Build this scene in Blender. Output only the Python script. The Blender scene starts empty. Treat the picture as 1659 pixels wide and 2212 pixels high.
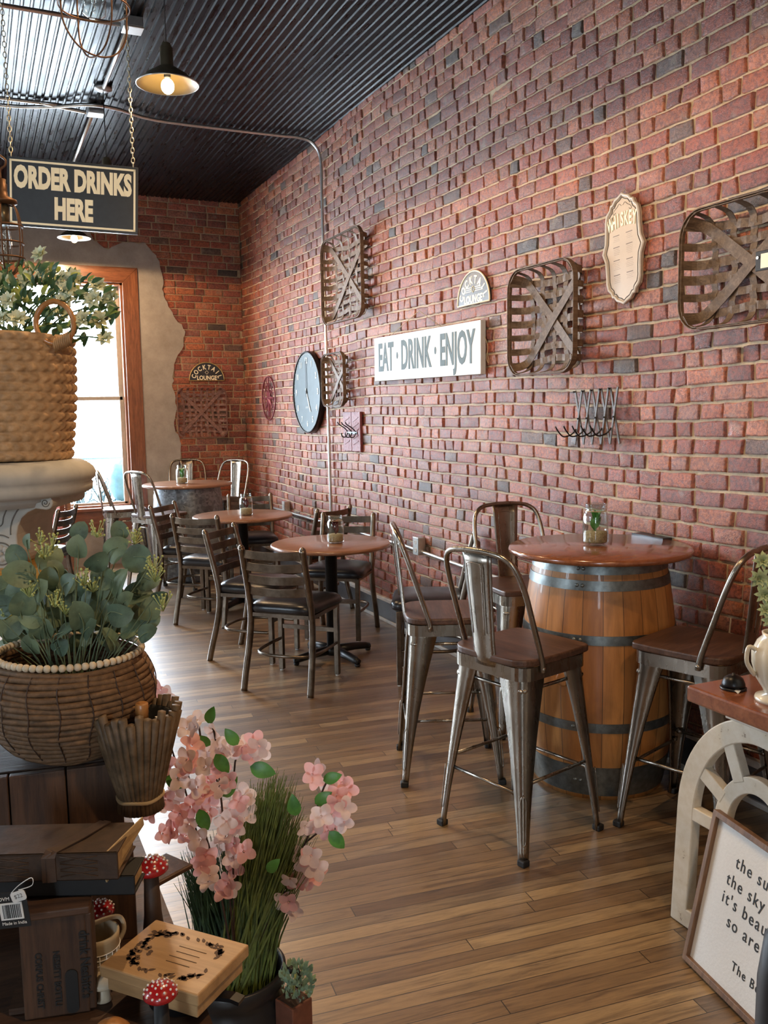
import bpy, bmesh, math, random
from mathutils import Vector, Matrix, noise
from math import sin, cos, pi, radians
random.seed(7)
SC = bpy.context.scene
COL = SC.collection
# ---------------------------------------------------------------- camera, world, lights, exposure
W, B, ZC = 2.70, 9.55, 3.76          # right wall x, back wall y, ceiling z
XL, YR = -4.2, -3.2                  # left wall, rear wall
cam = bpy.data.objects.new('camera', bpy.data.cameras.new('camera')); COL.objects.link(cam)
_f = Vector((0.41147026, 0.90435264, -0.11330726)); _r = Vector((0.90933182, -0.41575838, -0.01614366)); _u = Vector((0.06170801, 0.09639126, 0.99342883))
cam.matrix_world = Matrix(((_r.x, _u.x, -_f.x, 0), (_r.y, _u.y, -_f.y, 0), (_r.z, _u.z, -_f.z, 1.55), (0, 0, 0, 1)))
cam.data.sensor_fit = 'VERTICAL'; cam.data.sensor_height = 24; cam.data.lens = 24 * 1925 / 2212
cam.data.clip_start = .02; cam.data.clip_end = 200
SC.camera = cam
SC.view_settings.view_transform = 'Standard'; SC.view_settings.look = 'None'; SC.view_settings.gamma = 1
SC.view_settings.use_curve_mapping = False
SC.view_settings.exposure = 0.40
wd = bpy.data.worlds.new('sky'); SC.world = wd; wd.use_nodes = True
wn = wd.node_tree; wn.nodes.clear()
wo = wn.nodes.new('ShaderNodeOutputWorld'); bg = wn.nodes.new('ShaderNodeBackground')
bg.inputs[0].default_value = (0.72, 0.86, 1.0, 1); bg.inputs[1].default_value = 30.0
wn.links.new(bg.outputs[0], wo.inputs[0])
def area(name, loc, direction, sx, sy, power=None, color=(1, 1, 1), portal=False):
    l = bpy.data.lights.new(name, 'AREA'); l.shape = 'RECTANGLE'; l.size = sx; l.size_y = sy
    if portal: l.cycles.is_portal = True
    else: l.energy = power; l.color = color
    o = bpy.data.objects.new(name, l); COL.objects.link(o); o.location = loc
    o.rotation_euler = Vector(direction).to_track_quat('-Z', 'Y').to_euler()
    return o
# window openings: (x0,x1,z0,z1) in the back wall, plus unseen ones added for light: left wall (y..), rear wall
BACKWIN = [(.20, 1.45, .60, 2.88), (-1.75, -.55, .60, 2.88), (-3.7, -2.5, .60, 2.88)]
ADDED_REARWIN = [(-2.8, -2.1, 1.2, 2.9)]
ADDED_LEFTWIN = [(2.7, 3.4, 1.6, 3.1)]
for a, b, c, d in BACKWIN: area('daylight_portal', ((a+b)/2, B+.30, (c+d)/2), (0, -1, 0), b-a, d-c, portal=True)
for a, b, c, d in ADDED_REARWIN: area('daylight_portal', ((a+b)/2, YR-.12, (c+d)/2), (0, 1, 0), b-a, d-c, portal=True)
for a, b, c, d in ADDED_LEFTWIN: area('daylight_portal', (XL-.12, (a+b)/2, (c+d)/2), (1, 0, 0), b-a, d-c, portal=True)
# ---------------------------------------------------------------- helpers
def tag(o, label=None, cat=None, group=None, kind=None):
    if label: o['label'] = label
    if cat: o['category'] = cat
    if group: o['group'] = group
    if kind: o['kind'] = kind
    return o
def empty(name, loc=(0, 0, 0), rz=0, label=None, cat=None, group=None, kind=None):
    o = bpy.data.objects.new(name, None); COL.objects.link(o); o.location = loc; o.rotation_euler = (0, 0, rz)
    o.empty_display_size = .05
    return tag(o, label, cat, group, kind)
def kids(o): return [c for c in bpy.data.objects if c.parent == o]
def copy_tree(o, parent=None, name=None):
    c = o.copy(); COL.objects.link(c); c.parent = parent
    for ch in kids(o): copy_tree(ch, c)
    return c
class MB:
    def __init__(s): s.v = []; s.f = []; s.m = []; s.sm = []
    def add(s, vs, fs, mi=0, sm=False):
        b = len(s.v); s.v += [tuple(p) for p in vs]; s.f += [tuple(i+b for i in f) for f in fs]; s.m += [mi]*len(fs); s.sm += [sm]*len(fs); return s
    def box(s, c, d, rot=None, mi=0):
        vs = []
        for z in (-1, 1):
            for y in (-1, 1):
                for x in (-1, 1):
                    p = Vector((x*d[0]/2, y*d[1]/2, z*d[2]/2))
                    if rot is not None: p = rot @ p
                    vs.append(p + Vector(c))
        return s.add(vs, [(0, 2, 3, 1), (4, 5, 7, 6), (0, 1, 5, 4), (2, 6, 7, 3), (0, 4, 6, 2), (1, 3, 7, 5)], mi)
    def beam(s, a, b, w, h, up=(0, 0, 1), mi=0):
        a, b = Vector(a), Vector(b); t = (b-a).normalized(); u = Vector(up); sd = t.cross(u)
        if sd.length < 1e-4: sd = t.cross(Vector((1, 0, 0)))
        sd.normalize(); u = sd.cross(t)
        vs = [p + sd*x*w/2 + u*y*h/2 for p in (a, b) for x, y in ((-1, -1), (1, -1), (1, 1), (-1, 1))]
        return s.add(vs, [(0, 3, 2, 1), (4, 5, 6, 7), (0, 1, 5, 4), (1, 2, 6, 5), (2, 3, 7, 6), (3, 0, 4, 7)], mi)
    def frames(s, pts, closed=False):
        n = len(pts); T = []
        for i in range(n):
            a = pts[i-1] if (i > 0 or closed) else pts[i]; b = pts[(i+1) % n] if (i < n-1 or closed) else pts[i]
            t = (b-a); T.append(t.normalized() if t.length > 1e-9 else Vector((0, 0, 1)))
        u = T[0].orthogonal().normalized(); U = []
        for i in range(n):
            u = (u - T[i]*u.dot(T[i]))
            u = u.normalized() if u.length > 1e-6 else T[i].orthogonal().normalized(); U.append(u)
        return T, U
    def tube(s, pts, r, n=8, closed=False, mi=0, cap=True, sm=True, flat=None, up=None):
        pts = [Vector(p) for p in pts]; T, U = s.frames(pts, closed); rr = r if isinstance(r, (list, tuple)) else [r]*len(pts)
        vs = []; N = len(pts)
        for i, p in enumerate(pts):
            u = U[i]
            if up is not None:
                u = Vector(up); u = (u - T[i]*u.dot(T[i])).normalized()
            w = T[i].cross(u)
            for k in range(n):
                a = 2*pi*(k+.5)/n; fx = flat or 1
                vs.append(p + u*cos(a)*rr[i] + w*sin(a)*rr[i]*fx)
        fs = []
        for i in range(N if closed else N-1):
            j = (i+1) % N
            for k in range(n): fs.append((i*n+k, i*n+(k+1) % n, j*n+(k+1) % n, j*n+k))
        if not closed and cap: fs += [tuple(range(n-1, -1, -1)), tuple((N-1)*n+k for k in range(n))]
        return s.add(vs, fs, mi, sm)
    def lathe(s, prof, n=32, c=(0, 0, 0), mi=0, sm=True, rot=None, cap=True, sx=1, sy=1):
        vs = []; c = Vector(c)
        for r, z in prof:
            for k in range(n):
                a = 2*pi*k/n; p = Vector((r*cos(a)*sx, r*sin(a)*sy, z))
                if rot is not None: p = rot @ p
                vs.append(p+c)
        fs = []
        for i in range(len(prof)-1):
            for k in range(n): fs.append((i*n+k, i*n+(k+1) % n, (i+1)*n+(k+1) % n, (i+1)*n+k))
        s.add(vs, fs, mi, sm)
        if cap:
            b = len(s.v)-len(vs)
            if prof[0][0] > 1e-5: s.f.append(tuple(b+k for k in range(n-1, -1, -1))); s.m.append(mi); s.sm.append(False)
            if prof[-1][0] > 1e-5: s.f.append(tuple(b+(len(prof)-1)*n+k for k in range(n))); s.m.append(mi); s.sm.append(False)
        return s
    def prism(s, poly, t, M=None, mi=0, sm=False):       # poly in local xy, extruded 0..t along z, then M
        M = M or Matrix.Identity(4); n = len(poly)
        vs = [M @ Vector((x, y, 0)) for x, y in poly] + [M @ Vector((x, y, t)) for x, y in poly]
        fs = [tuple(range(n-1, -1, -1)), tuple(range(n, 2*n))] + [(i, (i+1) % n, n+(i+1) % n, n+i) for i in range(n)]
        return s.add(vs, fs, mi, sm)
    def ribbon(s, pts, wdir, w, t, mi=0, sm=False):      # flat strip: path pts, width direction(s) wdir
        pts = [Vector(p) for p in pts]; T, _ = s.frames(pts); vs = []
        for i, p in enumerate(pts):
            wv = Vector(wdir[i] if isinstance(wdir, list) else wdir); wv = (wv - T[i]*wv.dot(T[i])).normalized(); nv = T[i].cross(wv)
            ww = w[i] if isinstance(w, (list, tuple)) else w
            vs += [p - wv*ww/2 - nv*t/2, p + wv*ww/2 - nv*t/2, p + wv*ww/2 + nv*t/2, p - wv*ww/2 + nv*t/2]
        N = len(pts); fs = [(3, 2, 1, 0), tuple((N-1)*4+k for k in range(4))]
        for i in range(N-1):
            for k in range(4): fs.append((i*4+k, i*4+(k+1) % 4, (i+1)*4+(k+1) % 4, (i+1)*4+k))
        return s.add(vs, fs, mi, sm)
    def ball(s, c, r, n=10, m=6, sx=1, sy=1, sz=1, mi=0):
        pr = [(r*sin(pi*i/m), -r*cos(pi*i/m)*sz) for i in range(m+1)]; pr[0] = (1e-6, pr[0][1]); pr[-1] = (1e-6, pr[-1][1])
        return s.lathe(pr, n, c, mi, True, None, False, sx, sy)
    def build(s, name, mat, parent=None, loc=None, bevel=0, sub=0, rot=None, fix=True):
        me = bpy.data.meshes.new(name); me.from_pydata(s.v, [], s.f)
        for m in (mat if isinstance(mat, (list, tuple)) else [mat]): me.materials.append(m)
        me.polygons.foreach_set('material_index', s.m); me.polygons.foreach_set('use_smooth', s.sm); me.update()
        if fix:
            bm = bmesh.new(); bm.from_mesh(me); bmesh.ops.recalc_face_normals(bm, faces=bm.faces); bm.to_mesh(me); bm.free()
        o = bpy.data.objects.new(name, me); COL.objects.link(o); o.parent = parent
        if loc is not None: o.location = loc
        if rot is not None: o.rotation_euler = rot
        if bevel:
            b = o.modifiers.new('bevel', 'BEVEL'); b.width = bevel; b.segments = 2; b.limit_method = 'ANGLE'; b.angle_limit = radians(50)
        if sub:
            q = o.modifiers.new('sub', 'SUBSURF'); q.levels = sub; q.render_levels = sub
        return o
def arc(c, r, a0, a1, n, z=0): return [(c[0]+r*cos(a0+(a1-a0)*i/n), c[1]+r*sin(a0+(a1-a0)*i/n)) for i in range(n+1)]
def rrect(w, h, r, n=5):
    P = []
    for cx, cy, a in ((w/2-r, h/2-r, 0), (-w/2+r, h/2-r, pi/2), (-w/2+r, -h/2+r, pi), (w/2-r, -h/2+r, 1.5*pi)): P += arc((cx, cy), r, a, a+pi/2, n)
    return P
def spline(P, n=8, closed=False):                         # Catmull-Rom
    P = [Vector(p) for p in P]; out = []; N = len(P)
    for i in range(N if closed else N-1):
        a = P[i-1] if (i > 0 or closed) else P[i]; b = P[i]; c = P[(i+1) % N]; d = P[(i+2) % N] if (i+2 < N or closed) else c
        for k in range(n):
            t = k/n; out.append(.5*((2*b) + (c-a)*t + (2*a-5*b+4*c-d)*t*t + (3*b-a-3*c+d)*t**3))
    if not closed: out.append(P[-1])
    return out
def basis(o, x, y, z):
    x, y, z = Vector(x), Vector(y), Vector(z)
    return Matrix(((x.x, y.x, z.x, o[0]), (x.y, y.y, z.y, o[1]), (x.z, y.z, z.z, o[2]), (0, 0, 0, 1)))
def text(name, body, size, mat, parent, M, xs=1.0, ys=1.0, ext=.001, weight=0.0, align='CENTER', spacing=1.0, shear=0.0):
    cu = bpy.data.curves.new(name, 'FONT'); cu.body = body; cu.size = size; cu.extrude = ext; cu.offset = weight; cu.align_x = align; cu.align_y = 'CENTER'
    cu.space_character = spacing; cu.shear = shear; cu.resolution_u = 3
    o = bpy.data.objects.new('tmp', cu); COL.objects.link(o)
    dg = bpy.context.evaluated_depsgraph_get(); me = bpy.data.meshes.new_from_object(o.evaluated_get(dg))
    bpy.data.objects.remove(o); bpy.data.curves.remove(cu)
    me.transform(Matrix.Diagonal((xs, ys, 1, 1))); me.transform(M); me.materials.clear(); me.materials.append(mat); me.name = name
    t = bpy.data.objects.new(name, me); COL.objects.link(t); t.parent = parent
    return t
# ---------------------------------------------------------------- materials
class NT:
    def __init__(s, name):
        s.mat = bpy.data.materials.new(name); s.mat.use_nodes = True; s.t = s.mat.node_tree; s.t.nodes.clear()
        s.out = s.n('ShaderNodeOutputMaterial'); s.p = s.n('ShaderNodeBsdfPrincipled'); s.l(s.p.outputs[0], s.out.inputs[0])
    def n(s, k, **kw):
        x = s.t.nodes.new(k)
        for a, b in kw.items(): setattr(x, a, b)
        return x
    def l(s, a, b): s.t.links.new(a, b)
    def coord(s, kind='Object', scale=(1, 1, 1), rot=(0, 0, 0)):
        c = s.n('ShaderNodeTexCoord'); m = s.n('ShaderNodeMapping'); m.inputs['Scale'].default_value = scale; m.inputs['Rotation'].default_value = rot
        s.l(c.outputs[kind], m.inputs[0]); return m.outputs[0]
    def noise(s, co, scale, detail=4, rough=.6, dist=0):
        x = s.n('ShaderNodeTexNoise'); x.inputs['Scale'].default_value = scale; x.inputs['Detail'].default_value = detail; x.inputs['Roughness'].default_value = rough
        x.inputs['Distortion'].default_value = dist; s.l(co, x.inputs['Vector']); return x.outputs[0]
    def ramp(s, fac, stops):
        r = s.n('ShaderNodeValToRGB'); e = r.color_ramp.elements
        while len(e) < len(stops): e.new(.5)
        for i, (p, c) in enumerate(stops): e[i].position = p; e[i].color = (*c, 1) if len(c) == 3 else c
        s.l(fac, r.inputs[0]); return r.outputs[0]
    def math(s, op, a, b=None, c=None):
        m = s.n('ShaderNodeMath', operation=op)
        for i, v in enumerate((a, b, c)):
            if v is None: continue
            if isinstance(v, (int, float)): m.inputs[i].default_value = v
            else: s.l(v, m.inputs[i])
        return m.outputs[0]
    def mix(s, f, a, b, mode='MIX'):
        m = s.n('ShaderNodeMix', data_type='RGBA', blend_type=mode)
        for i, v in ((0, f), (6, a), (7, b)):
            if isinstance(v, (int, float)): m.inputs[i].default_value = v
            elif isinstance(v, tuple): m.inputs[i].default_value = (*v, 1) if len(v) == 3 else v
            else: s.l(v, m.inputs[i])
        return m.outputs[2]
    def bump(s, h, strength=.3, dist=.01, nrm=None):
        b = s.n('ShaderNodeBump'); b.inputs['Strength'].default_value = strength; b.inputs['Distance'].default_value = dist; s.l(h, b.inputs['Height'])
        if nrm is not None: s.l(nrm, b.inputs['Normal'])
        s.l(b.outputs[0], s.p.inputs['Normal']); return b.outputs[0]
    def set(s, **kw):
        for k, v in kw.items():
            i = s.p.inputs[k.replace('_', ' ')]
            if isinstance(v, (int, float)): i.default_value = v
            elif isinstance(v, tuple): i.default_value = (*v, 1) if len(v) == 3 else v
            else: s.l(v, i)
        return s
def plain(name, col, rough=.5, metal=0, var=.12, scale=20, bump=.1, bdist=.002, coat=0, **kw):
    t = NT(name); co = t.coord(); n = t.noise(co, scale, 5)
    a = tuple(max(0, c*(1-var)) for c in col); b = tuple(min(1, c*(1+var)) for c in col)
    t.set(Base_Color=t.ramp(n, [(.3, a), (.7, b)]), Roughness=rough, Metallic=metal, **kw)
    if coat: t.set(Coat_Weight=coat, Coat_Roughness=.08)
    if bump: t.bump(n, bump, bdist)
    return t.mat
def wood(name, c0, c1, c2=None, axis=0, scale=1.0, rough=.4, coat=0, bump=.15, dark=.5):
    t = NT(name); sc = [18*scale]*3; sc[axis] = 1.6*scale
    co = t.coord('Object', tuple(sc)); n = t.noise(co, 1.6, 6, .62, .6); n2 = t.noise(co, 7, 5, .7, .2)
    base = t.ramp(n, [(.28, c0), (.55, c1), (.75, c2 or c1)])
    fine = t.ramp(n2, [(.35, (dark,)*3), (.55, (1, 1, 1))])
    t.set(Base_Color=t.mix(.8, base, fine, 'MULTIPLY'), Roughness=rough)
    if coat: t.set(Coat_Weight=coat, Coat_Roughness=.12)
    t.bump(n2, bump, .002)
    return t.mat
def petal(name, col):
    t = NT(name); n = t.noise(t.coord(), 45, 4); c = t.ramp(n, [(.3, tuple(v*.85 for v in col)), (.7, col)]); t.set(Base_Color=c, Roughness=.6); tr = t.n('ShaderNodeBsdfTranslucent'); t.l(c, tr.inputs[0]); mx = t.n('ShaderNodeMixShader'); mx.inputs[0].default_value = .35
    t.l(t.p.outputs[0], mx.inputs[1]); t.l(tr.outputs[0], mx.inputs[2]); t.l(mx.outputs[0], t.out.inputs[0]); return t.mat
def emit(name, col, st):
    t = NT(name); t.set(Base_Color=(0, 0, 0), Emission_Color=col, Emission_Strength=st); return t.mat
def glassy(name, col=(1, 1, 1), rough=.02):
    t = NT(name); t.set(Base_Color=col, Roughness=rough, Transmission_Weight=1.0, IOR=1.45)
    return t.mat
M = {}
# brick
t = NT('old_brick'); at = t.n('ShaderNodeAttribute', attribute_name='Col'); co = t.coord()
n1 = t.noise(co, 70, 6, .7); n2 = t.noise(co, 9, 3); n3 = t.noise(co, 240, 3, .7)
c = t.mix(.8, at.outputs['Color'], t.ramp(n1, [(.40, (.34, .28, .26)), (.58, (1.18, 1.10, 1.0))]), 'MULTIPLY')
c = t.mix(t.ramp(n2, [(.58, (0, 0, 0)), (.72, (.35, .35, .35))]), c, (.42, .33, .24))
t.set(Base_Color=c, Roughness=t.ramp(n1, [(.3, (.38,)*3), (.7, (.55,)*3)]), Coat_Weight=.9, Coat_Roughness=.10)
t.set(Specular_IOR_Level=.4)
b1 = t.bump(n1, .65, .008); b2 = t.bump(n3, 1.0, .004, b1); t.l(b2, t.p.inputs['Coat Normal'])
M['brick'] = t.mat
t = NT('lime_mortar'); co = t.coord(); n1 = t.noise(co, 60, 6, .7); n2 = t.noise(co, 6, 4)
t.set(Base_Color=t.mix(.5, t.ramp(n2, [(.3, (.46, .32, .17)), (.7, (.66, .50, .31))]), t.ramp(n1, [(.3, (.5,)*3), (.65, (1, 1, 1))]), 'MULTIPLY'), Roughness=.6); t.bump(n1, .8, .006)
M['mortar'] = t.mat
t = NT('rough_plaster'); co = t.coord(); n1 = t.noise(co, 5, 6, .7); n2 = t.noise(co, 60, 5)
t.set(Base_Color=t.ramp(n1, [(.3, (.27, .235, .20)), (.7, (.40, .36, .315))]), Roughness=.8); t.bump(n2, .4, .004)
M['plaster'] = t.mat
M['paint_wall'] = plain('painted_wall', (.42, .38, .33), .8, scale=4)
# floor strips: length direction almost +x
t = NT('oak_strip_floor'); PH = radians(-5.7)
co = t.coord('Object', rot=(0, 0, -PH)); sp = t.n('ShaderNodeSeparateXYZ'); t.l(co, sp.inputs[0])
row = t.math('DIVIDE', sp.outputs[1], .0565); ri = t.math('FLOOR', row); rf = t.math('FRACT', row)
wn1 = t.n('ShaderNodeTexWhiteNoise', noise_dimensions='1D'); t.l(ri, wn1.inputs['W'])
off = t.math('MULTIPLY', wn1.outputs['Value'], 7.3); xx = t.math('ADD', sp.outputs[0], off); xl = t.math('DIVIDE', xx, 1.35); xi = t.math('FLOOR', xl); xf = t.math('FRACT', xl)
cv = t.n('ShaderNodeCombineXYZ'); t.l(ri, cv.inputs[0]); t.l(xi, cv.inputs[1]); wn2 = t.n('ShaderNodeTexWhiteNoise', noise_dimensions='2D'); t.l(cv.outputs[0], wn2.inputs['Vector'])
tone = t.ramp(wn2.outputs['Value'], [(0, (.15, .088, .042)), (.3, (.225, .138, .064)), (.6, (.29, .185, .088)), (.85, (.39, .265, .13)), (1, (.19, .125, .07))])
cg = t.n('ShaderNodeCombineXYZ'); t.l(t.math('MULTIPLY', sp.outputs[0], 2.2), cg.inputs[0]); t.l(t.math('MULTIPLY', sp.outputs[1], 26), cg.inputs[1]); t.l(t.math('MULTIPLY', wn2.outputs['Value'], 30), cg.inputs[2])
g = t.noise(cg.outputs[0], 1.5, 6, .65, 1.2); g2 = t.noise(cg.outputs[0], 6, 5, .7, .3); big = t.noise(co, 1.1, 3)
c = t.mix(.75, tone, t.ramp(g, [(.34, (.34, .29, .26)), (.48, (.9, .86, .82)), (.66, (1.3, 1.25, 1.15))]), 'MULTIPLY')
c = t.mix(.6, c, t.ramp(g2, [(.3, (.5,)*3), (.5, (1, 1, 1))]), 'MULTIPLY')
c = t.mix(.6, c, t.ramp(big, [(.3, (.7, .66, .64)), (.7, (1.1, 1.1, 1.1))]), 'MULTIPLY')
gap = t.math('MAXIMUM', t.math('LESS_THAN', rf, .045), t.math('LESS_THAN', xf, .0022))
t.set(Base_Color=t.mix(gap, c, (.03, .018, .01)), Roughness=t.ramp(g2, [(.3, (.42,)*3), (.7, (.32,)*3)]), Coat_Weight=1.0, Coat_Roughness=.36)
h = t.math('SUBTRACT', t.math('MULTIPLY', g2, .25), gap); cup = t.math('MULTIPLY', t.math('SINE', t.math('MULTIPLY', rf, pi)), .5)
t.bump(t.math('ADD', h, cup), .35, .002)
M['floor'] = t.mat
t = NT('black_corrugated_metal'); co = t.coord('Object', (1, .15, 1)); n = t.noise(co, 30, 5)
t.set(Base_Color=(.003, .0035, .005), Roughness=t.ramp(n, [(.3, (.24,)*3), (.7, (.36,)*3)]), Metallic=.0, Specular_IOR_Level=.11); t.bump(n, .1, .002)
M['ceiling'] = t.mat
M['conduit'] = plain('galvanised_conduit', (.62, .62, .60), .32, .9, .1, 60, .05)
M['box_metal'] = plain('junction_box_metal', (.35, .35, .35), .4, .8)
M['trim'] = wood('varnished_oak_trim', (.13, .04, .018), (.24, .085, .035), (.33, .13, .06), axis=2, rough=.35, coat=.3)
M['trimx'] = wood('varnished_oak_trim_level', (.13, .04, .018), (.24, .085, .035), (.33, .13, .06), axis=0, rough=.35, coat=.3)
M['sash'] = plain('painted_sash', (.40, .36, .31), .5)
M['base'] = plain('dark_baseboard_paint', (.07, .07, .075), .35, 0, .2, 12)
M['basetop'] = plain('pale_baseboard_cap', (.50, .48, .45), .4)
M['glass'] = None
t = NT('window_glass'); t.t.nodes.remove(t.p); tr = t.n('ShaderNodeBsdfTransparent'); gl = t.n('ShaderNodeBsdfGlossy'); gl.inputs['Roughness'].default_value = .02; mx = t.n('ShaderNodeMixShader'); mx.inputs[0].default_value = .05
t.l(tr.outputs[0], mx.inputs[1]); t.l(gl.outputs[0], mx.inputs[2]); t.l(mx.outputs[0], t.out.inputs[0]); M['pane'] = t.mat
M['steel'] = None
t = NT('brushed_gunmetal'); co = t.coord('Object', (1, 1, .2)); n = t.noise(co, 40, 5); n2 = t.noise(t.coord(), 6, 3)
t.set(Base_Color=t.ramp(n2, [(.3, (.22, .19, .155)), (.7, (.36, .325, .28))]), Metallic=1.0, Roughness=t.ramp(n, [(.3, (.24,)*3), (.7, (.34,)*3)])); M['steel'] = t.mat
t = NT('aged_chair_frame'); n = t.noise(t.coord(), 14, 5)
t.set(Base_Color=t.ramp(n, [(.3, (.10, .08, .062)), (.7, (.23, .19, .15))]), Metallic=1.0, Roughness=.30); M['frame'] = t.mat
M['vinyl'] = plain('black_vinyl', (.012, .013, .017), .3, 0, .3, 60, .15, .002)
M['seatwood'] = wood('dark_walnut_seat', (.045, .02, .012), (.10, .048, .028), (.14, .07, .045), axis=0, rough=.42, scale=1.3)
M['top'] = wood('red_brown_table_top', (.17, .05, .02), (.27, .09, .035), (.34, .125, .05), axis=0, rough=.22, coat=.8, bump=.05, dark=.75)
M['top2'] = wood('brown_table_top', (.20, .085, .045), (.30, .145, .08), (.36, .18, .10), axis=0, rough=.3, coat=.5, bump=.05, dark=.75)
M['iron'] = plain('black_cast_iron', (.012, .012, .013), .35, .3, .2)
M['hoop'] = plain('galvanised_hoop', (.17, .185, .18), .38, .85, .3, 40, .3, .002)
M['rubber'] = plain('black_rubber', (.012, .012, .012), .6)
t = NT('barrel_oak'); co = t.coord('Object'); sp = t.n('ShaderNodeSeparateXYZ'); t.l(co, sp.inputs[0])
an = t.math('DIVIDE', t.math('ARCTAN2', sp.outputs[1], sp.outputs[0]), 2*pi/24); ai = t.math('FLOOR', an); af = t.math('FRACT', an)
w1 = t.n('ShaderNodeTexWhiteNoise', noise_dimensions='1D'); t.l(ai, w1.inputs['W'])
tone = t.ramp(w1.outputs['Value'], [(0, (.34, .13, .032)), (.5, (.48, .20, .052)), (1, (.56, .26, .08))])
co2 = t.coord('Object', (16, 16, 1.5)); g = t.noise(co2, 2, 6, .65, .5)
c = t.mix(.7, tone, t.ramp(g, [(.3, (.5, .47, .45)), (.6, (1, 1, 1))]), 'MULTIPLY'); st = t.noise(t.coord(), 3.5, 4)
c = t.mix(t.ramp(st, [(.55, (0, 0, 0)), (.75, (.6, .6, .6))]), c, (.10, .05, .02))
t.set(Base_Color=t.mix(t.math('LESS_THAN', af, .03), c, (.06, .03, .015)), Roughness=.42, Coat_Weight=.15); t.bump(g, .15, .002); M['barrel'] = t.mat
t = NT('galvanised_sheet'); v = t.n('ShaderNodeTexVoronoi'); v.inputs['Scale'].default_value = 40; t.l(t.coord(), v.inputs['Vector'])
t.set(Base_Color=t.ramp(v.outputs['Color'], [(.2, (.12, .13, .145)), (.8, (.24, .26, .28))]), Metallic=.8, Roughness=.42); M['galv'] = t.mat
t = NT('jar_glass'); t.t.nodes.remove(t.p); tr = t.n('ShaderNodeBsdfTransparent'); tr.inputs[0].default_value = (.93, .97, .96, 1); gl = t.n('ShaderNodeBsdfGlossy'); gl.inputs['Roughness'].default_value = .04; mx = t.n('ShaderNodeMixShader'); lw = t.n('ShaderNodeLayerWeight'); lw.inputs[0].default_value = .5
t.l(t.math('ADD', t.math('MULTIPLY', t.math('POWER', lw.outputs['Facing'], 3.0), .85), .06), mx.inputs[0]); t.l(tr.outputs[0], mx.inputs[1]); t.l(gl.outputs[0], mx.inputs[2]); t.l(mx.outputs[0], t.out.inputs[0]); M['jar'] = t.mat
M['sand'] = plain('tan_sand', (.42, .30, .16), .9, 0, .4, 150, .6, .004)
M['jute'] = plain('jute_string', (.45, .33, .18), .9)
M['leaf_green'] = plain('fresh_green_leaf', (.09, .28, .05), .4, 0, .3, 30)
M['leaf_red'] = plain('dark_red_leaf', (.16, .02, .025), .4, 0, .3, 30)
M['splint'] = wood('weathered_basket_splint', (.085, .05, .027), (.17, .108, .062), (.26, .175, .11), axis=2, rough=.6, scale=1.5, bump=.3)
M['splint_red'] = wood('reddish_basket_splint', (.13, .06, .045), (.27, .14, .11), (.36, .20, .155), axis=2, rough=.6, scale=1.5, bump=.3)
M['white_paint'] = plain('white_sign_board', (.62, .63, .60), .55, 0, .04, 30)
M['grey_ink'] = plain('grey_blue_lettering', (.20, .26, .29), .8, 0, .08, Specular_IOR_Level=.1)
M['black_ink'] = plain('black_ink', (.012, .012, .012), .6, 0, 0)
M['cream'] = plain('cream_lettering', (.94, .87, .62), .4, 0, .05)
M['slate'] = plain('dark_slate_board', (.022, .027, .032), .3, 0, .15, 30, .05, coat=.2)
M['gold'] = plain('gold_edge', (.60, .44, .18), .35, .6, .1)
M['menu'] = plain('tan_menu_board', (.56, .44, .32), .35, 0, .06, 8, coat=.3)
M['red_metal'] = plain('dark_red_painted_metal', (.17, .022, .03), .4, .3, .3, 30)
M['shutter'] = plain('red_shutter_paint', (.20, .045, .045), .45, 0, .3, 50, .8, .01)
M['bracket'] = wood('aged_slat', (.04, .028, .02), (.10, .075, .055), axis=2, rough=.5)
M['bulb'] = emit('lit_bulb', (1, .72, .38), 22.0)
M['enamel'] = plain('lamp_shade_bronze', (.15, .125, .08), .35, .6, .2)
M['enamel_in'] = plain('lamp_shade_inside', (.30, .22, .10), .4, .1, .05)
M['cord'] = plain('black_cord', (.01, .01, .01), .6)
M['chainm'] = plain('brass_chain', (.55, .47, .32), .35, .9)
# ---------------------------------------------------------------- structure
def struct(name, mb, mat, **k): return tag(mb.build(name, mat, **k), kind='structure')
mb = MB(); mb.box(((XL+W)/2, (YR+B)/2, -.05), (W-XL+.4, B-YR+.6, .1)); struct('floor', mb, M['floor'])
# ceiling: real ribs running along y
mb = MB(); xs = []; x = W+.06
prof = [(0, 0), (.028, 0), (.034, .009), (.044, .009), (.050, 0)]
n = int((W-XL+.1)/.05); pts = []
for i in range(n):
    for dx, dz in prof[:-1]: pts.append((x - i*.05 - dx, ZC + dz))
pts.append((x-n*.05, ZC)); N = len(pts)
vs = [(a, YR-.1, b) for a, b in pts] + [(a, B+.1, b) for a, b in pts]
mb.add(vs, [(i, i+1, N+i+1, N+i) for i in range(N-1)], 0)
ce = mb.build('ceiling', M['ceiling'], fix=False); tag(ce, kind='structure')
so = MB(); so.box(((XL+W)/2, (YR+B)/2, ZC+.09), (W-XL+.5, B-YR+.5, .1)); struct('ceiling_deck', so, M['cord'])
def holes_boxes(mb, u0, u1, z0, z1, holes, put):
    us = sorted(set([u0, u1] + [h for a in holes for h in a[:2]])); zs = sorted(set([z0, z1] + [h for a in holes for h in a[2:]]))
    for a, b in zip(us, us[1:]):
        for c, d in zip(zs, zs[1:]):
            if any(h[0] <= a and b <= h[1] and h[2] <= c and d <= h[3] for h in holes): continue
            put(mb, a, b, c, d)
CH = .0715
BR = [(.38, .098, .045), (.42, .12, .052), (.30, .075, .04), (.47, .15, .062), (.36, .10, .06), (.26, .075, .05), (.48, .17, .085), (.40, .16, .10), (.34, .085, .045)]
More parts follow.
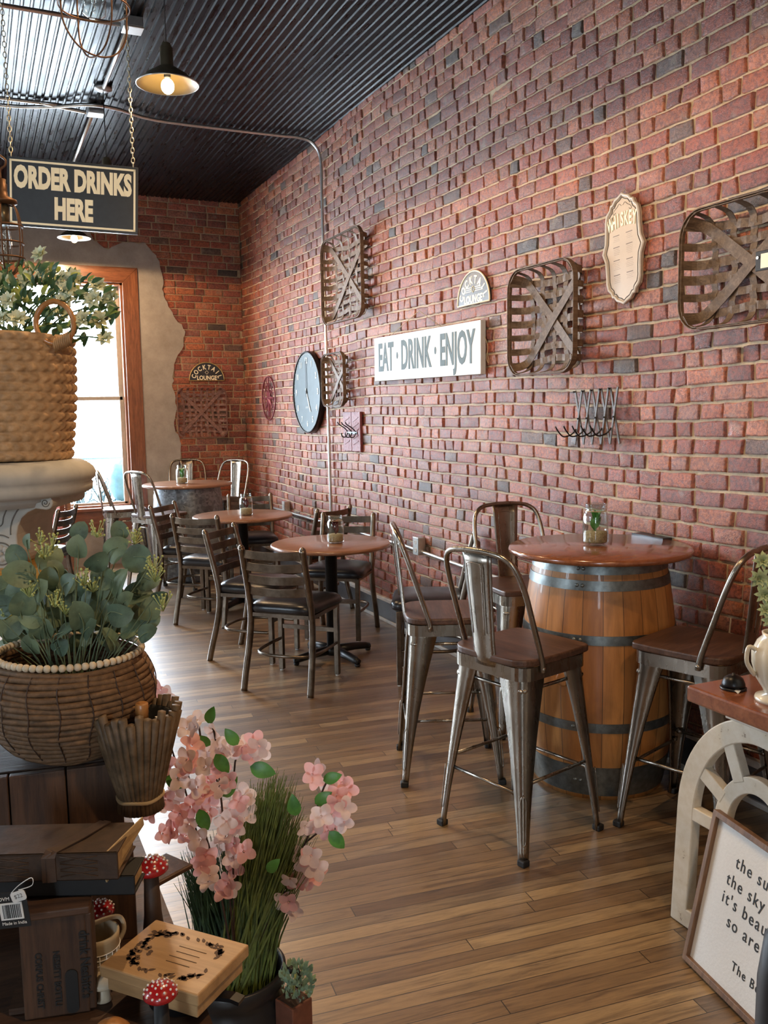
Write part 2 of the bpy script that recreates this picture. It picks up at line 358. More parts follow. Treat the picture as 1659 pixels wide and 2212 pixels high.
DK = [(.13, .07, .045), (.17, .09, .06), (.09, .06, .045)]
def bricks(P, nrm_sign, u0, u1, z0, z1, skip=None, rough=1.0, seed=1, lens=(.095, .10, .13, .17, .205)):
    """individual bricks; P(u, z, d) gives the point d in front of the wall face"""
    rnd = random.Random(seed); V = []; F = []; Cc = []
    nc = int((z1-z0)/CH)+1
    for r in range(nc):
        zb = z0 + r*CH; u = u0 - rnd.random()*.2
        while u < u1:
            L = rnd.choice(lens)*(rnd.uniform(.93, 1.07)); a, b = max(u, u0), min(u+L-.013, u1); u += L
            if b-a < .03: continue
            und = lambda q: .012*sin(q*1.3+.6)+.006*sin(q*3.1+zb*.7)
            jl = rnd.uniform(.003, .007)*rough; za, zt = zb+jl*.5, zb+CH-.0055-jl*.3
            if zt > z1+.01: continue
            mid = (a+b)/2
            if skip and skip(mid, (za+zt)/2): continue
            dep = rnd.gauss(0, .0025)*rough; ta = rnd.gauss(0, .030)*rough; tz = rnd.gauss(0, .045)*rough
            col = rnd.choice(DK) if rnd.random() < .06 else rnd.choice(BR); k = rnd.uniform(.8, 1.18); col = tuple(min(1, c*k) for c in col)
            nu, nv = 8, 6; base = len(V); fu = [0, .012, .05, .32, .68, .95, .988, 1]; fv = [0, .03, .14, .86, .97, 1]
            cr = [rnd.uniform(-.3, 1)*.006*rough for _ in range(4)]
            for j in range(nv):
                for i in range(nu):
                    e = (i in (0, nu-1)) + (j in (0, nv-1))
                    uu = a+(b-a)*fu[i]; zz = za+(zt-za)*fv[j]
                    wob = noise.noise(Vector((uu*28, zz*28, seed)))*.0045*rough
                    uu2 = uu + noise.noise(Vector((uu*19, zz*23, 5+seed)))*.008*rough; zz2 = zz + und(uu)*rough + noise.noise(Vector((uu*23, zz*17, 9+seed)))*.006*rough
                    d = .009 + dep + ta*(uu-mid) + tz*(zz-(za+zt)/2)*.6 + wob
                    if e: d = -.010
                    elif i in (1, nu-2) or j in (1, nv-2): d -= .0022*rough+.0005
                    if e == 2:
                        uu2 += (.008 if i == 0 else -.008); zz2 += (.007 if j == 0 else -.007)
                    V.append(P(uu2, zz2, d))
            for j in range(nv-1):
                for i in range(nu-1):
                    q = (base+j*nu+i, base+j*nu+i+1, base+(j+1)*nu+i+1, base+(j+1)*nu+i)
                    F.append(q if nrm_sign > 0 else q[::-1]); Cc.append(col)
    return V, F, Cc
def brick_object(name, V, F, Cc, parent=None):
    me = bpy.data.meshes.new(name); me.from_pydata(V, [], F); me.materials.append(M['brick'])
    ca = me.color_attributes.new('Col', 'FLOAT_COLOR', 'CORNER'); arr = []
    for p, c in zip(me.polygons, Cc): arr += [c[0], c[1], c[2], 1]*p.loop_total
    ca.data.foreach_set('color', arr); me.polygons.foreach_set('use_smooth', [True]*len(F)); me.update()
    o = bpy.data.objects.new(name, me); COL.objects.link(o); o.parent = parent; return o
# right wall (x = W), mortar core plus bricks
wr = empty('wall_right', (W, 3, 0), kind='structure')
bulge = lambda y, z: .012*noise.noise(Vector((y*.9, z*.9, 3.3)))
def mortar_grid(P, u0, u1, z0, z1, st, sgn, skip=None):
    mb = MB(); nu = int((u1-u0)/st); nz = int((z1-z0)/st)
    for j in range(nz+1):
        for i in range(nu+1):
            u = u0+(u1-u0)*i/nu; z = z0+(z1-z0)*j/nz
            mb.v.append(tuple(P(u, z, -.004+.004*noise.noise(Vector((u*14, z*14, 1))))))
    for j in range(nz):
        for i in range(nu):
            a = j*(nu+1)+i; um = u0+(u1-u0)*(i+.5)/nu; zm = z0+(z1-z0)*(j+.5)/nz
            if skip and skip(um, zm): continue
            q = (a, a+1, a+nu+2, a+nu+1); mb.f.append(q if sgn > 0 else q[::-1]); mb.m.append(0); mb.sm.append(True)
    return mb
PR = lambda u, z, d: Vector((-d - bulge(u, z), u-3, z))
V, F, Cc = bricks(PR, -1, -1.0, B+.02, 0, ZC+.03, seed=1)
brick_object('brick_courses', V, F, Cc, wr)
mortar_grid(PR, -1.0, B+.02, -.02, ZC+.03, .045, -1).build('mortar', M['mortar'], wr, fix=False)
mb = MB(); mb.box((.15, (YR+B)/2-3, ZC/2), (.24, B-YR+.3, ZC+.2)); mb.build('wall_core', M['mortar'], wr)
# back wall with windows
wb = empty('wall_back', (0, B, 0), kind='structure')
mb = MB(); holes_boxes(mb, XL-.2, W+.2, 0, ZC+.1, BACKWIN, lambda m, a, b, c, d: m.box(((a+b)/2, .13, (c+d)/2), (b-a, .22, d-c)))
mb.build('wall_core', M['mortar'], wb)
inwin = lambda u, z: any(a-.02 < u < b+.02 and c-.02 < z < d+.02 for a, b, c, d in BACKWIN)
PB = lambda u, z, d: Vector((u, -d - .4*bulge(u+20, z), z))
PL = [(1.945, -.01), (1.97, .4), (1.93, .75), (1.955, 1.0), (1.988, 1.23), (1.913, 1.43), (1.946, 1.62), (1.918, 1.86), (1.957, 2.1), (2.03, 2.225), (2.077, 2.415), (1.985, 2.535), (1.918, 2.65), (1.861, 2.765), (1.86, 2.955), (1.82, 3.14), (1.705, 3.29), (1.47, 3.275), (1.33, 3.205), (1.195, 3.287), (1.156, 3.39), (.888, 3.425), (.617, 3.40), (.3, 3.36), (-.1, 3.3), (-.28, 3.1), (-.25, -.01)]
def inpoly(x, y, P):
    c = False; n = len(P)
    for i in range(n):
        x1, y1 = P[i]; x2, y2 = P[(i+1) % n]
        if (y1 > y) != (y2 > y) and x < (x2-x1)*(y-y1)/(y2-y1)+x1: c = not c
    return c
V, F, Cc = bricks(PB, 1, XL, W, 0, ZC+.02, skip=lambda u, z: inwin(u, z) or (inpoly(u, z, PL) and inpoly(u+.1, z, PL) and inpoly(u-.1, z, PL)), rough=.45, seed=2, lens=(.205, .21, .21, .11))
brick_object('brick_courses', V, F, Cc, wb)
mortar_grid(PB, XL, W, 0, ZC+.02, .05, 1, skip=inwin).build('mortar', M['mortar'], wb, fix=False)
# torn plaster patch around the window
me = bpy.data.meshes.new('plaster_patch'); bm = bmesh.new(); rr = random.Random(4); out = []
for i in range(len(PL)):
    a, b = PL[i], PL[(i+1) % len(PL)]; n = max(1, int(math.hypot(b[0]-a[0], b[1]-a[1])/.035))
    for k in range(n):
        t = k/n; j = .011 if 0 < a[1] else 0
        out.append((a[0]+(b[0]-a[0])*t + rr.uniform(-j, j), a[1]+(b[1]-a[1])*t + (rr.uniform(-j, j) if a[1] > .05 and b[1] > .05 else 0)))
wx0, wx1, wz0, wz1 = BACKWIN[0]
for loop in (out, [(wx0-.01, wz0-.01), (wx1+.01, wz0-.01), (wx1+.01, wz1+.01), (wx0-.01, wz1+.01)]):
    vs = [bm.verts.new((p[0], -.020, p[1])) for p in loop]
    for i in range(len(vs)): bm.edges.new((vs[i], vs[(i+1) % len(vs)]))
bmesh.ops.triangle_fill(bm, edges=bm.edges[:], use_beauty=True)
g = bmesh.ops.extrude_face_region(bm, geom=bm.faces[:]); bmesh.ops.translate(bm, vec=(0, .022, 0), verts=[v for v in g['geom'] if isinstance(v, bmesh.types.BMVert)])
bmesh.ops.recalc_face_normals(bm, faces=bm.faces); bm.to_mesh(me); bm.free(); me.materials.append(M['plaster'])
pp = bpy.data.objects.new('plaster_patch', me); COL.objects.link(pp); pp.parent = wb
# windows
def window(idx, x0, x1, z0, z1):
    r = empty('window_%d' % idx, ((x0+x1)/2, B, z0), kind='structure'); w = x1-x0; h = z1-z0; T = .155
    mb = MB()
    for s in (-1, 1):                                   # mitred side casings
        mb.add([(s*w/2, -.035, 0), (s*(w/2+T), -.035, 0), (s*(w/2+T), -.035, h+T), (s*w/2, -.035, h), (s*w/2, -.004, 0), (s*(w/2+T), -.004, 0), (s*(w/2+T), -.004, h+T), (s*w/2, -.004, h)],
               [(0, 1, 2, 3), (4, 5, 6, 7), (0, 1, 5, 4), (1, 2, 6, 5), (2, 3, 7, 6), (3, 0, 4, 7)])
    mb.build('side_casing', M['trim'], r, bevel=.004)
    mb = MB(); mb.add([(-w/2, -.035, h), (w/2, -.035, h), (w/2+T, -.035, h+T), (-w/2-T, -.035, h+T), (-w/2, -.004, h), (w/2, -.004, h), (w/2+T, -.004, h+T), (-w/2-T, -.004, h+T)],
           [(0, 1, 2, 3), (4, 5, 6, 7), (0, 1, 5, 4), (1, 2, 6, 5), (2, 3, 7, 6), (3, 0, 4, 7)])
    mb.build('head_casing', M['trimx'], r, bevel=.004)
    mb = MB(); mb.box((0, -.03, -.015), (w+2*T+.04, .10, .035)); mb.box((0, -.018, -.14), (w+2*T, .03, .21)); mb.build('sill', M['trimx'], r, bevel=.005)
    mb = MB()
    for s in (-1, 1): mb.box((s*(w/2-.010), .10, h/2), (.022, .20, h))
    mb.box((0, .10, h-.01), (w, .20, .022)); mb.box((0, .10, .01), (w, .20, .022)); mb.build('jamb', M['trim'], r)
    mb = MB(); hm = h*.49
    for y, a, b in ((.10, 0, hm+.02), (.145, hm-.02, h)):
        for s in (-1, 1): mb.box((s*(w/2-.042), y, (a+b)/2), (.045, .035, b-a))
        mb.box((0, y, a+.022), (w-.06, .035, .044)); mb.box((0, y, b-.018), (w-.06, .035, .036))
    mb.build('sash', M['sash'], r, bevel=.003)
    for y, a, b in ((.10, 0, hm), (.145, hm, h)):
        mb = MB(); mb.box((0, y, (a+b)/2), (w-.13, .004, b-a-.06)); mb.build('pane', M['pane'], r)
    return r
for i, q in enumerate(BACKWIN): window(i+1, *q)
# left wall, rear wall (behind the viewer) with unseen windows added to light the room
mb = MB(); holes_boxes(mb, YR-.2, B+.2, 0, ZC+.1, ADDED_LEFTWIN, lambda m, a, b, c, d: m.box((XL-.1, (a+b)/2, (c+d)/2), (.2, b-a, d-c))); struct('wall_left', mb, M['paint_wall'])
for i, (a, b, c, d) in enumerate(ADDED_LEFTWIN):
    mb = MB(); mb.box((XL-.1, (a+b)/2, c+.03), (.08, b-a, .06)); mb.box((XL-.1, (a+b)/2, d-.03), (.08, b-a, .06))
    for y in (a+.03, (a+b)/2, b-.03): mb.box((XL-.1, y, (c+d)/2), (.08, .06, d-c))
    struct('window_%d' % (i+6), mb, M['sash'])  # frame of the added side opening that lights the right wall
mb = MB(); holes_boxes(mb, XL-.2, W+.2, 0, ZC+.1, ADDED_REARWIN, lambda m, a, b, c, d: m.box(((a+b)/2, YR-.1, (c+d)/2), (b-a, .2, d-c))); struct('wall_rear', mb, M['paint_wall'])
for i, (a, b, c, d) in enumerate(ADDED_REARWIN):
    mb = MB(); mb.box(((a+b)/2, YR-.1, c+.03), (b-a, .08, .06)); mb.box(((a+b)/2, YR-.1, d-.03), (b-a, .08, .06))
    for x in (a+.03, (a+b)/2, b-.03): mb.box((x, YR-.1, (c+d)/2), (.06, .08, d-c))
    struct('window_%d' % (i+4), mb, M['sash'])  # frame of the added opening that lets light in from behind
mb = MB(); mb.box((W-.021, 4.3, .075), (.022, 10.2, .15)); bs = empty('baseboard_right', (0, 0, 0), kind='structure'); mb.build('board', M['base'], bs)
mb = MB(); mb.box((W-.024, 4.3, .165), (.03, 10.2, .03)); mb.build('cap_moulding', M['basetop'], bs, bevel=.005)
mb = MB(); mb.box((W-.030, 4.3, .012), (.026, 10.2, .024)); mb.build('shoe_moulding', M['basetop'], bs, bevel=.005)
# outside: pavement, low fence rail, bare shrub
mb = MB(); mb.box((0, B+3.4, -.06), (16, 6, .1)); struct('pavement', mb, plain('pale_pavement', (.72, .71, .69), .8))
M['teal'] = plain('blue_grey_painted_steel', (.02, .05, .065), .5)
r = empty('street_railing', (.8, B+1.9, 0), label='thin blue-grey railing on the pavement outside the window', cat='railing')
mb = MB(); mb.tube([(-3, 0, 1.02), (3, 0, 1.02)], .014); mb.build('top_rail', M['teal'], r)
for i in range(5):
    mb = MB(); mb.tube([(-2.9+i*1.45, 0, 0), (-2.9+i*1.45, 0, 1.02)], .011); mb.build('post', M['teal'], r)
rr = random.Random(11); mb = MB()
def twig(p, d, L, r, k):
    pts = [Vector(p)]; d = Vector(d).normalized()
    for i in range(4): d = (d + Vector((rr.uniform(-.35, .35), rr.uniform(-.25, .25), rr.uniform(-.2, .3)))).normalized(); pts.append(pts[-1]+d*L/4)
    mb.tube(pts, [r*(1-.15*i) for i in range(5)], 5)
    if k:
        for q in range(3): twig(pts[rr.randint(1, 4)], (d + Vector((rr.uniform(-1, 1), rr.uniform(-.5, .5), rr.uniform(-.4, .7)))), L*.7, r*.65, k-1)
for i in range(9): twig((rr.uniform(-.35, .35), rr.uniform(-.1, .1), 0), (rr.uniform(-.8, .8), rr.uniform(-.3, .3), 1), .46, .026, 2)
tag(mb.build('bare_shrub', M['teal'], loc=(1.2, B+1.25, .12)), 'leafless blue-grey shrub outside the window, seen above the sill', 'shrub')
mb = MB(); mb.lathe([(.16, 0), (.2, .25), (.19, .26), (1e-5, .24)], 20); tag(mb.build('planter_tub', M['galv'], loc=(1.2, B+1.25, -.01)), 'round metal tub holding the leafless shrub outside', 'planter')
# ---------------------------------------------------------------- conduits and boxes
ct = tag(MB().tube(spline([(XL, 7.08, ZC-.022), (-.6, 7.08, ZC-.022), (-.1, 7.10, ZC-.025), (.35, 7.10, ZC-.022), (.6, 7.0, ZC-.03), (.85, 6.82, ZC-.04), (1.05, 6.84, ZC-.035), (1.3, 7.0, ZC-.025), (1.6, 7.05, ZC-.022), (2.3, 7.04, ZC-.025), (2.5, 7.02, ZC-.03), (2.61, 7.0, ZC-.07), (W-.035, 6.98, ZC-.20), (W-.035, 6.97, 3.2), (W-.035, 6.95, 2.0), (W-.035, 6.93, .95), (W-.035, 6.93, .62)], 8), .0125, 10).build('electrical_conduit', M['conduit']),
    'steel conduit crossing the ceiling and bending down the brick wall', 'conduit')
tag(MB().tube(spline([(XL, 6.93, ZC-.022), (.3, 6.95, ZC-.022), (.55, 6.95, ZC-.022), (.7, 6.97, ZC-.03), (.87, 6.97, ZC-.045)], 6), .0125, 10).build('electrical_conduit', M['conduit']), 'steel ceiling conduit ending at the white-lidded junction box', 'conduit')
tag(MB().tube([(XL, 5.36, ZC-.022), (.88, 5.39, ZC-.04)], .0125, 10).build('electrical_conduit', M['conduit']), 'steel ceiling conduit at the very top left, behind the wire cage lamp', 'conduit')
lo = MB(); lo.tube([(.93, 5.45, ZC-.03), (.925, 6.45, ZC-.03)], .013, 10)
tag(lo.build('electrical_conduit', M['conduit']), 'steel conduit along the ceiling ribs towards the round canopy', 'conduit')
tag(MB().tube([(.92, 7.05, ZC-.03), (.915, B, ZC-.03)], .013, 10).build('electrical_conduit', M['conduit']), 'steel conduit along the ceiling ribs seen above the hanging sign', 'conduit')
tag(MB().tube(spline([(W-.035, 9.3, .60), (W-.035, 8.25, .60), (W-.035, 7.0, .605), (W-.035, 5.6, .612), (W-.035, 5.35, .61), (W-.035, 4.4, .59), (W-.035, 2.0, .585)], 6), .0125, 8).build('electrical_conduit', M['conduit']), 'low steel conduit running along the brick wall between outlets', 'conduit')
def jbox(name, loc, label, lid):
    r = empty(name, loc, label=label, cat='junction box'); MB().box((0, 0, -.028), (.105, .105, .055)).build('box_body', M['box_metal'], r, bevel=.004)
    MB().box((0, 0, -.060), (.112, .112, .008)).build('cover_plate', lid, r, bevel=.003)
M['lid'] = plain('white_box_lid', (.66, .66, .64), .4)
jbox('junction_box', (.93, 6.95, ZC), 'square ceiling junction box with a white lid, above the hanging sign', M['lid'])
jbox('junction_box', (.945, 5.39, ZC), 'square ceiling junction box with a grey lid at the top left', M['conduit'])
def outlet(y, z, label):
    r = empty('outlet_box', (W-.012, y, z), label=label, cat='outlet'); MB().box((-.028, 0, 0), (.055, .075, .115)).build('box_body', M['conduit'], r, bevel=.004)
    mb = MB(); mb.box((-.057, 0, 0), (.004, .078, .118)); mb.build('cover_plate', M['conduit'], r, bevel=.002)
    for s in (-1, 1):
        o = MB().lathe([(.016, -.002), (.016, .002)], 16, (-.060, 0, s*.027), rot=Matrix.Rotation(pi/2, 3, 'Y')).build('socket', M['lid'], r)
        m = MB(); m.box((-.0625, -.005, s*.027+.003), (.001, .002, .008)); m.box((-.0625, .005, s*.027+.003), (.001, .002, .008)); m.box((-.0625, 0, s*.027-.007), (.001, .004, .004)); m.build('slot', M['black_ink'], o)
outlet(5.28, .645, 'metal outlet box on the wall beside the nearest dining table')
outlet(8.10, .645, 'metal outlet box on the wall behind the second dining table')
outlet(6.93, .645, 'metal outlet box at the foot of the vertical wall conduit')
MB_ = MB(); MB_.box((0, 0, 0), (.05, .20, .03)); tag(MB_.build('slate_shim', M['slate'], loc=(W-.02, 3.05, .97)), 'thin slate-grey brick slip in the wall behind the barrel table', 'brick')
# ---------------------------------------------------------------- pendants
def pendant(y, rim_z, label, vis=True):
    r = empty('pendant_lamp', (.93, y, rim_z), label=label, cat='pendant lamp', group='warm metal pendant lamps')
    R = .145
    MB().lathe([(.020, .185), (.024, .175), (.030, .165), (.031, .085), (.034, .080), (.050, .072), (.075, .055), (.10, .040), (.115, .022), (.140, .004), (R, 0)], 40, cap=False).build('lamp_shade', M['enamel'], r)
    MB().lathe([(.028, .07), (.048, .066), (.073, .049), (.098, .034), (.113, .016), (.138, -.001), (R, -.001)], 40, cap=False).build('shade_lining', M['enamel_in'], r, fix=True)
    MB().tube([(R*cos(2*pi*i/40), R*sin(2*pi*i/40), 0) for i in range(40)], .0028, 6, closed=True).build('rim', M['conduit'], r)
    MB().tube([(0, 0, .18), (0, 0, ZC-rim_z-.03)], .0035, 6).build('cord', M['cord'], r)
    MB().lathe([(.0001, ZC-rim_z), (.06, ZC-rim_z), (.06, ZC-rim_z-.022), (.02, ZC-rim_z-.035), (.0001, ZC-rim_z-.035)], 24).build('canopy', M['box_metal'], r)
    MB().ball((0, 0, -.008), .031, 16, 10, sz=1.15).build('bulb', M['bulb'], r)
    MB().lathe([(.016, .03), (.016, .075)], 16).build('socket', M['cord'], r)
    l = bpy.data.lights.new('bulb_light', 'SPOT'); l.spot_size = radians(176); l.spot_blend = .12; l.energy = 58; l.color = (1, .66, .36); l.shadow_soft_size = .03
    o = bpy.data.objects.new('bulb_light', l); COL.objects.link(o); o.parent = r; o.location = (0, 0, -.06)
pendant(4.44, 3.10, 'bronze pendant lamp, the large one hanging clear over the room')
pendant(6.53, 3.11, 'pendant lamp whose shade is hidden behind the order drinks sign')
pendant(8.78, 3.16, 'small far pendant lamp below the order drinks sign, near the window')
pendant(2.2, 3.10, 'unseen pendant lamp added above the frame to light the brick wall')  # out of view, added for warm light on the brick
pendant(0.0, 3.10, 'unseen pendant lamp added behind the viewer as warm fill')  # out of view, added as a warm fill source
# ---------------------------------------------------------------- wall decor
# wall frame for the right wall: local x runs towards the viewer (-y world), local y up, local z out of the wall (-x world)
def wallframe(name, y, z, off=0.0, tilt=0, **k):
    r = empty(name, (W-off, y, z), **k)
    r.matrix_world = basis((W-off, y, z), (0, -1, 0), (0, 0, 1), (-1, 0, 0)) @ Matrix.Rotation(tilt, 4, 'Z'); return r
def backframe(name, x, z, off=0.0, **k):
    r = empty(name, (x, B-off, z), **k); r.matrix_world = basis((x, B-off, z), (1, 0, 0), (0, 0, 1), (0, -1, 0)); return r
def tobacco_basket(r, w, h, nv, nh, depth, mat, seed, rc=.10, sw=.028):
    rnd = random.Random(seed); ring = rrect(w, h, rc, 7); mb = MB(); Nn = len(ring)
    for z0, z1, o in ((depth-.028, depth, .004), (depth-.020, depth-.006, -.004)):
        vs = []
        for (x, y) in ring:
            L = math.hypot(x, y); ux, uy = x/L, y/L
            for q, zz in ((0, z0), (1, z0), (1, z1), (0, z1)): vs.append((x+ux*(o+q*.005), y+uy*(o+q*.005), zz))
        mb.add(vs, [(i*4+k, i*4+(k+1) % 4, ((i+1) % Nn)*4+(k+1) % 4, ((i+1) % Nn)*4+k) for i in range(Nn) for k in range(4)])
    mb.build('rim', mat, r, bevel=.0015)
    bz = .022; ins = .045
    def slat(mb, c, vert, ph, skew=0):
        H, Wd = (h, w) if vert else (w, h); half = H/2
        lim = Wd/2
        ex = abs(c); cut = 0
        if ex > lim-rc: cut = rc - math.sqrt(max(0, rc*rc-(ex-(lim-rc))**2))
        e = half-cut; P = []
        for t, z in ((-e, depth-.004), (-e+.006, depth*.72), (-e+.018, depth*.40), (-e+ins, bz+.004)): P.append((t, z))
        n = 14
        for i in range(1, n): P.append((-e+ins+(2*e-2*ins)*i/n, bz + .0035*(1 if (i+ph) % 2 else -1)))
        P += [(-a, z) for a, z in reversed(P[:4])]
        pts = []
        for t, z in P:
            a = c*(1-.12*(1-min(1, abs(t)/e))) + skew*t
            pts.append((a, t, z) if vert else (t, a, z))
        pts = spline(pts, 2); mb.ribbon(pts, (1, 0, 0) if vert else (0, 1, 0), sw*rnd.uniform(.85, 1.1), .0025)
    mb = MB()
    for i in range(nv): slat(mb, (i-(nv-1)/2)*w*.93/nv, True, i, rnd.uniform(-.03, .03))
    mb.build('upright_splints', mat, r)
    mb = MB()
    for i in range(nh): slat(mb, (i-(nh-1)/2)*h*.93/nh, False, i+1, rnd.uniform(-.03, .03))
    mb.build('cross_splints', mat, r)
    for s in (-1, 1):
        a, b = w/2-rc*.35, h/2-rc*.35; L = math.hypot(a, b); P = []
        for t, z in ((-1, depth-.004), (-.985, depth*.7), (-.93, depth*.42), (-.80, bz+.012), (-.4, bz+.010), (0, bz+.011+.003*s), (.4, bz+.010), (.80, bz+.012), (.93, depth*.42), (.985, depth*.7), (1, depth-.004)): P.append((t*a, t*b*s, z))
        MB().ribbon(spline(P, 3), Vector((-b*s, a, 0)).normalized(), sw*1.35, .003).build('diagonal_splint', mat, r)
bas = [('woven tobacco basket hung highest on the brick wall, in front of the conduit', 6.42, 2.555, .80, .64, 5, 8, .105, 1),
       ('small narrow tobacco basket hung right of the clock over the conduit', 6.66, 1.797, .46, .41, 3, 6, .095, 2),
       ('woven tobacco basket hung between the cocktail and whiskey signs', 3.765, 1.985, .555, .525, 5, 7, .12, 3),
       ('woven tobacco basket cut by the right edge, hung right of the whiskey sign', 2.51, 2.07, .56, .445, 5, 6, .12, 4)]
for lb, y, z, w, h, nv, nh, dp, sd in bas:
    r = wallframe('tobacco_basket', y, z, .012, label=lb, cat='basket', group='tobacco baskets hung on the brick walls')
    tobacco_basket(r, w, h, nv, nh, dp, M['splint'], sd, rc=.10 if w > .5 else .08, sw=.034 if w > .5 else .026)
r = backframe('tobacco_basket', 2.205, 1.557, .02, label='reddish woven tobacco basket on the back wall under the small black sign', cat='basket', group='tobacco baskets hung on the brick walls')
tobacco_basket(r, .515, .515, 7, 8, .09, M['splint_red'], 8, rc=.07, sw=.025)
# paper tag clipped on the near basket
r = wallframe('price_tag', 2.375, 2.055, .13, label='small cream price tag in a black clip on the near basket', cat='tag')
MB().box((0, 0, 0), (.07, .07, .006)).build('holder', M['black_ink'], r, bevel=.003); MB().box((.014, -.002, .004), (.046, .050, .002)).build('card', M['cream'], r)
MB().lathe([(.006, .003), (.006, .006)], 12, (-.024, .012, 0)).build('eyelet', M['conduit'], r)
# clock
r = wallframe('wall_clock', 7.40, 1.716, .0, label='large round dark wall clock with pale numerals showing five', cat='clock')
R = .355; MB().lathe([(R-.02, .01), (R, .012), (R, .055), (R-.004, .062), (R-.010, .064), (R-.014, .058)], 64, cap=False).build('frame_ring', M['iron'], r)
MB().lathe([(R-.010, .052), (1e-5, .052)], 64, cap=False).build('dial', plain('clock_dial', (.10, .14, .16), .45, 0, .1, 8, .02, Specular_IOR_Level=.2), r)  # reflected window glare is mixed into the blue-grey dial colour
M['num'] = plain('pale_numerals', (.62, .68, .68), .4, 0, .02, bump=0)
for k in range(1, 13):
    a = pi/2 - k*pi/6; text('numeral', str(k), .075, M['num'], r, Matrix.Translation((cos(a)*.272, sin(a)*.272, .0545)), weight=.0015, ext=.0006, xs=.85)
mb = MB()
for k in range(60):
    a = k*pi/30; mb.beam((cos(a)*.325, sin(a)*.325, .053), (cos(a)*(.335 if k % 5 else .338), sin(a)*(.335 if k % 5 else .338), .053), .003 if k % 5 else .006, .001)
mb.build('minute_marks', M['num'], r)
for nm, a, L, w, zz in (('hour_hand', pi/2-radians(152), .19, .015, .057), ('minute_hand', pi/2-radians(-1), .27, .010, .060)):
    d = Vector((cos(a), sin(a), 0)); MB().beam(d*-.04+Vector((0, 0, zz)), d*L+Vector((0, 0, zz)), w, .0015).build(nm, M['num'] if nm == 'hour_hand' else M['black_ink'], r)
MB().lathe([(.012, .055), (.012, .063)], 16).build('hub', M['black_ink'], r)
text('maker_mark', 'LODGE', .022, M['num'], r, Matrix.Translation((0, -.13, .0545)), ext=.0004)
# red compass medallion
r = wallframe('compass_medallion', 8.63, 1.688, .004, label='dark red round metal compass medallion left of the clock', cat='wall decoration')
mb = MB()
for R, t in ((.215, .007), (.135, .005)): mb.tube([(R*cos(2*pi*i/40), R*sin(2*pi*i/40), .014) for i in range(40)], t, 6, closed=True)
mb.build('rings', M['red_metal'], r)
mb = MB()
for k in range(8):
    a = k*pi/4+pi/2; L = .205 if k % 2 == 0 else .14; b = .035
    p = [(0, 0, .030), (cos(a+pi/8)*b*1.3, sin(a+pi/8)*b*1.3, .012), (cos(a)*L, sin(a)*L, .014), (cos(a-pi/8)*b*1.3, sin(a-pi/8)*b*1.3, .012)]
    mb.add(p+[(q[0], q[1], .006) for q in p], [(0, 1, 2), (0, 2, 3), (4, 6, 5), (4, 7, 6), (0, 4, 5, 1), (1, 5, 6, 2), (2, 6, 7, 3), (3, 7, 4, 0)])
mb.build('compass_star', M['red_metal'], r)
mb = MB()
for k in range(16):
    a = k*pi/8+.2; mb.tube([(cos(a)*.135, sin(a)*.135, .014), (cos(a+.14)*.175, sin(a+.14)*.175, .016), (cos(a)*.215, sin(a)*.215, .014)], .0035, 5)
mb.build('scroll_spokes', M['red_metal'], r)
# red shutter board with triple hook
r = wallframe('hook_board', 6.45, 1.39, .0, label='red shutter board with black hooks below the small basket', cat='hook board')
MB().box((-.088, 0, .022), (.17, .305, .022)).box((.088, 0, .022), (.17, .305, .022)).build('board', M['shutter'], r, bevel=.003)
mb = MB()
for s in (-1, 1):
    for q in range(5): mb.beam((s*.088-.05, -.10+q*.045, .034), (s*.088+.05, -.07+q*.045, .034), .008, .004)
mb.build('carved_louvres', M['shutter'], r)
mb = MB(); mb.box((.02, -.01, .036), (.20, .018, .006)); mb.build('hook_plate', M['iron'], r)
for q in (-.06, .02, .10):
    MB().tube(spline([(q, .0, .04), (q, .03, .07), (q, .055, .11), (q, .075, .125)], 5), .0045, 6).tube(spline([(q, -.01, .04), (q, -.04, .055), (q, -.04, .085), (q, -.01, .095)], 5), .0045, 6).build('hook', M['iron'], r)
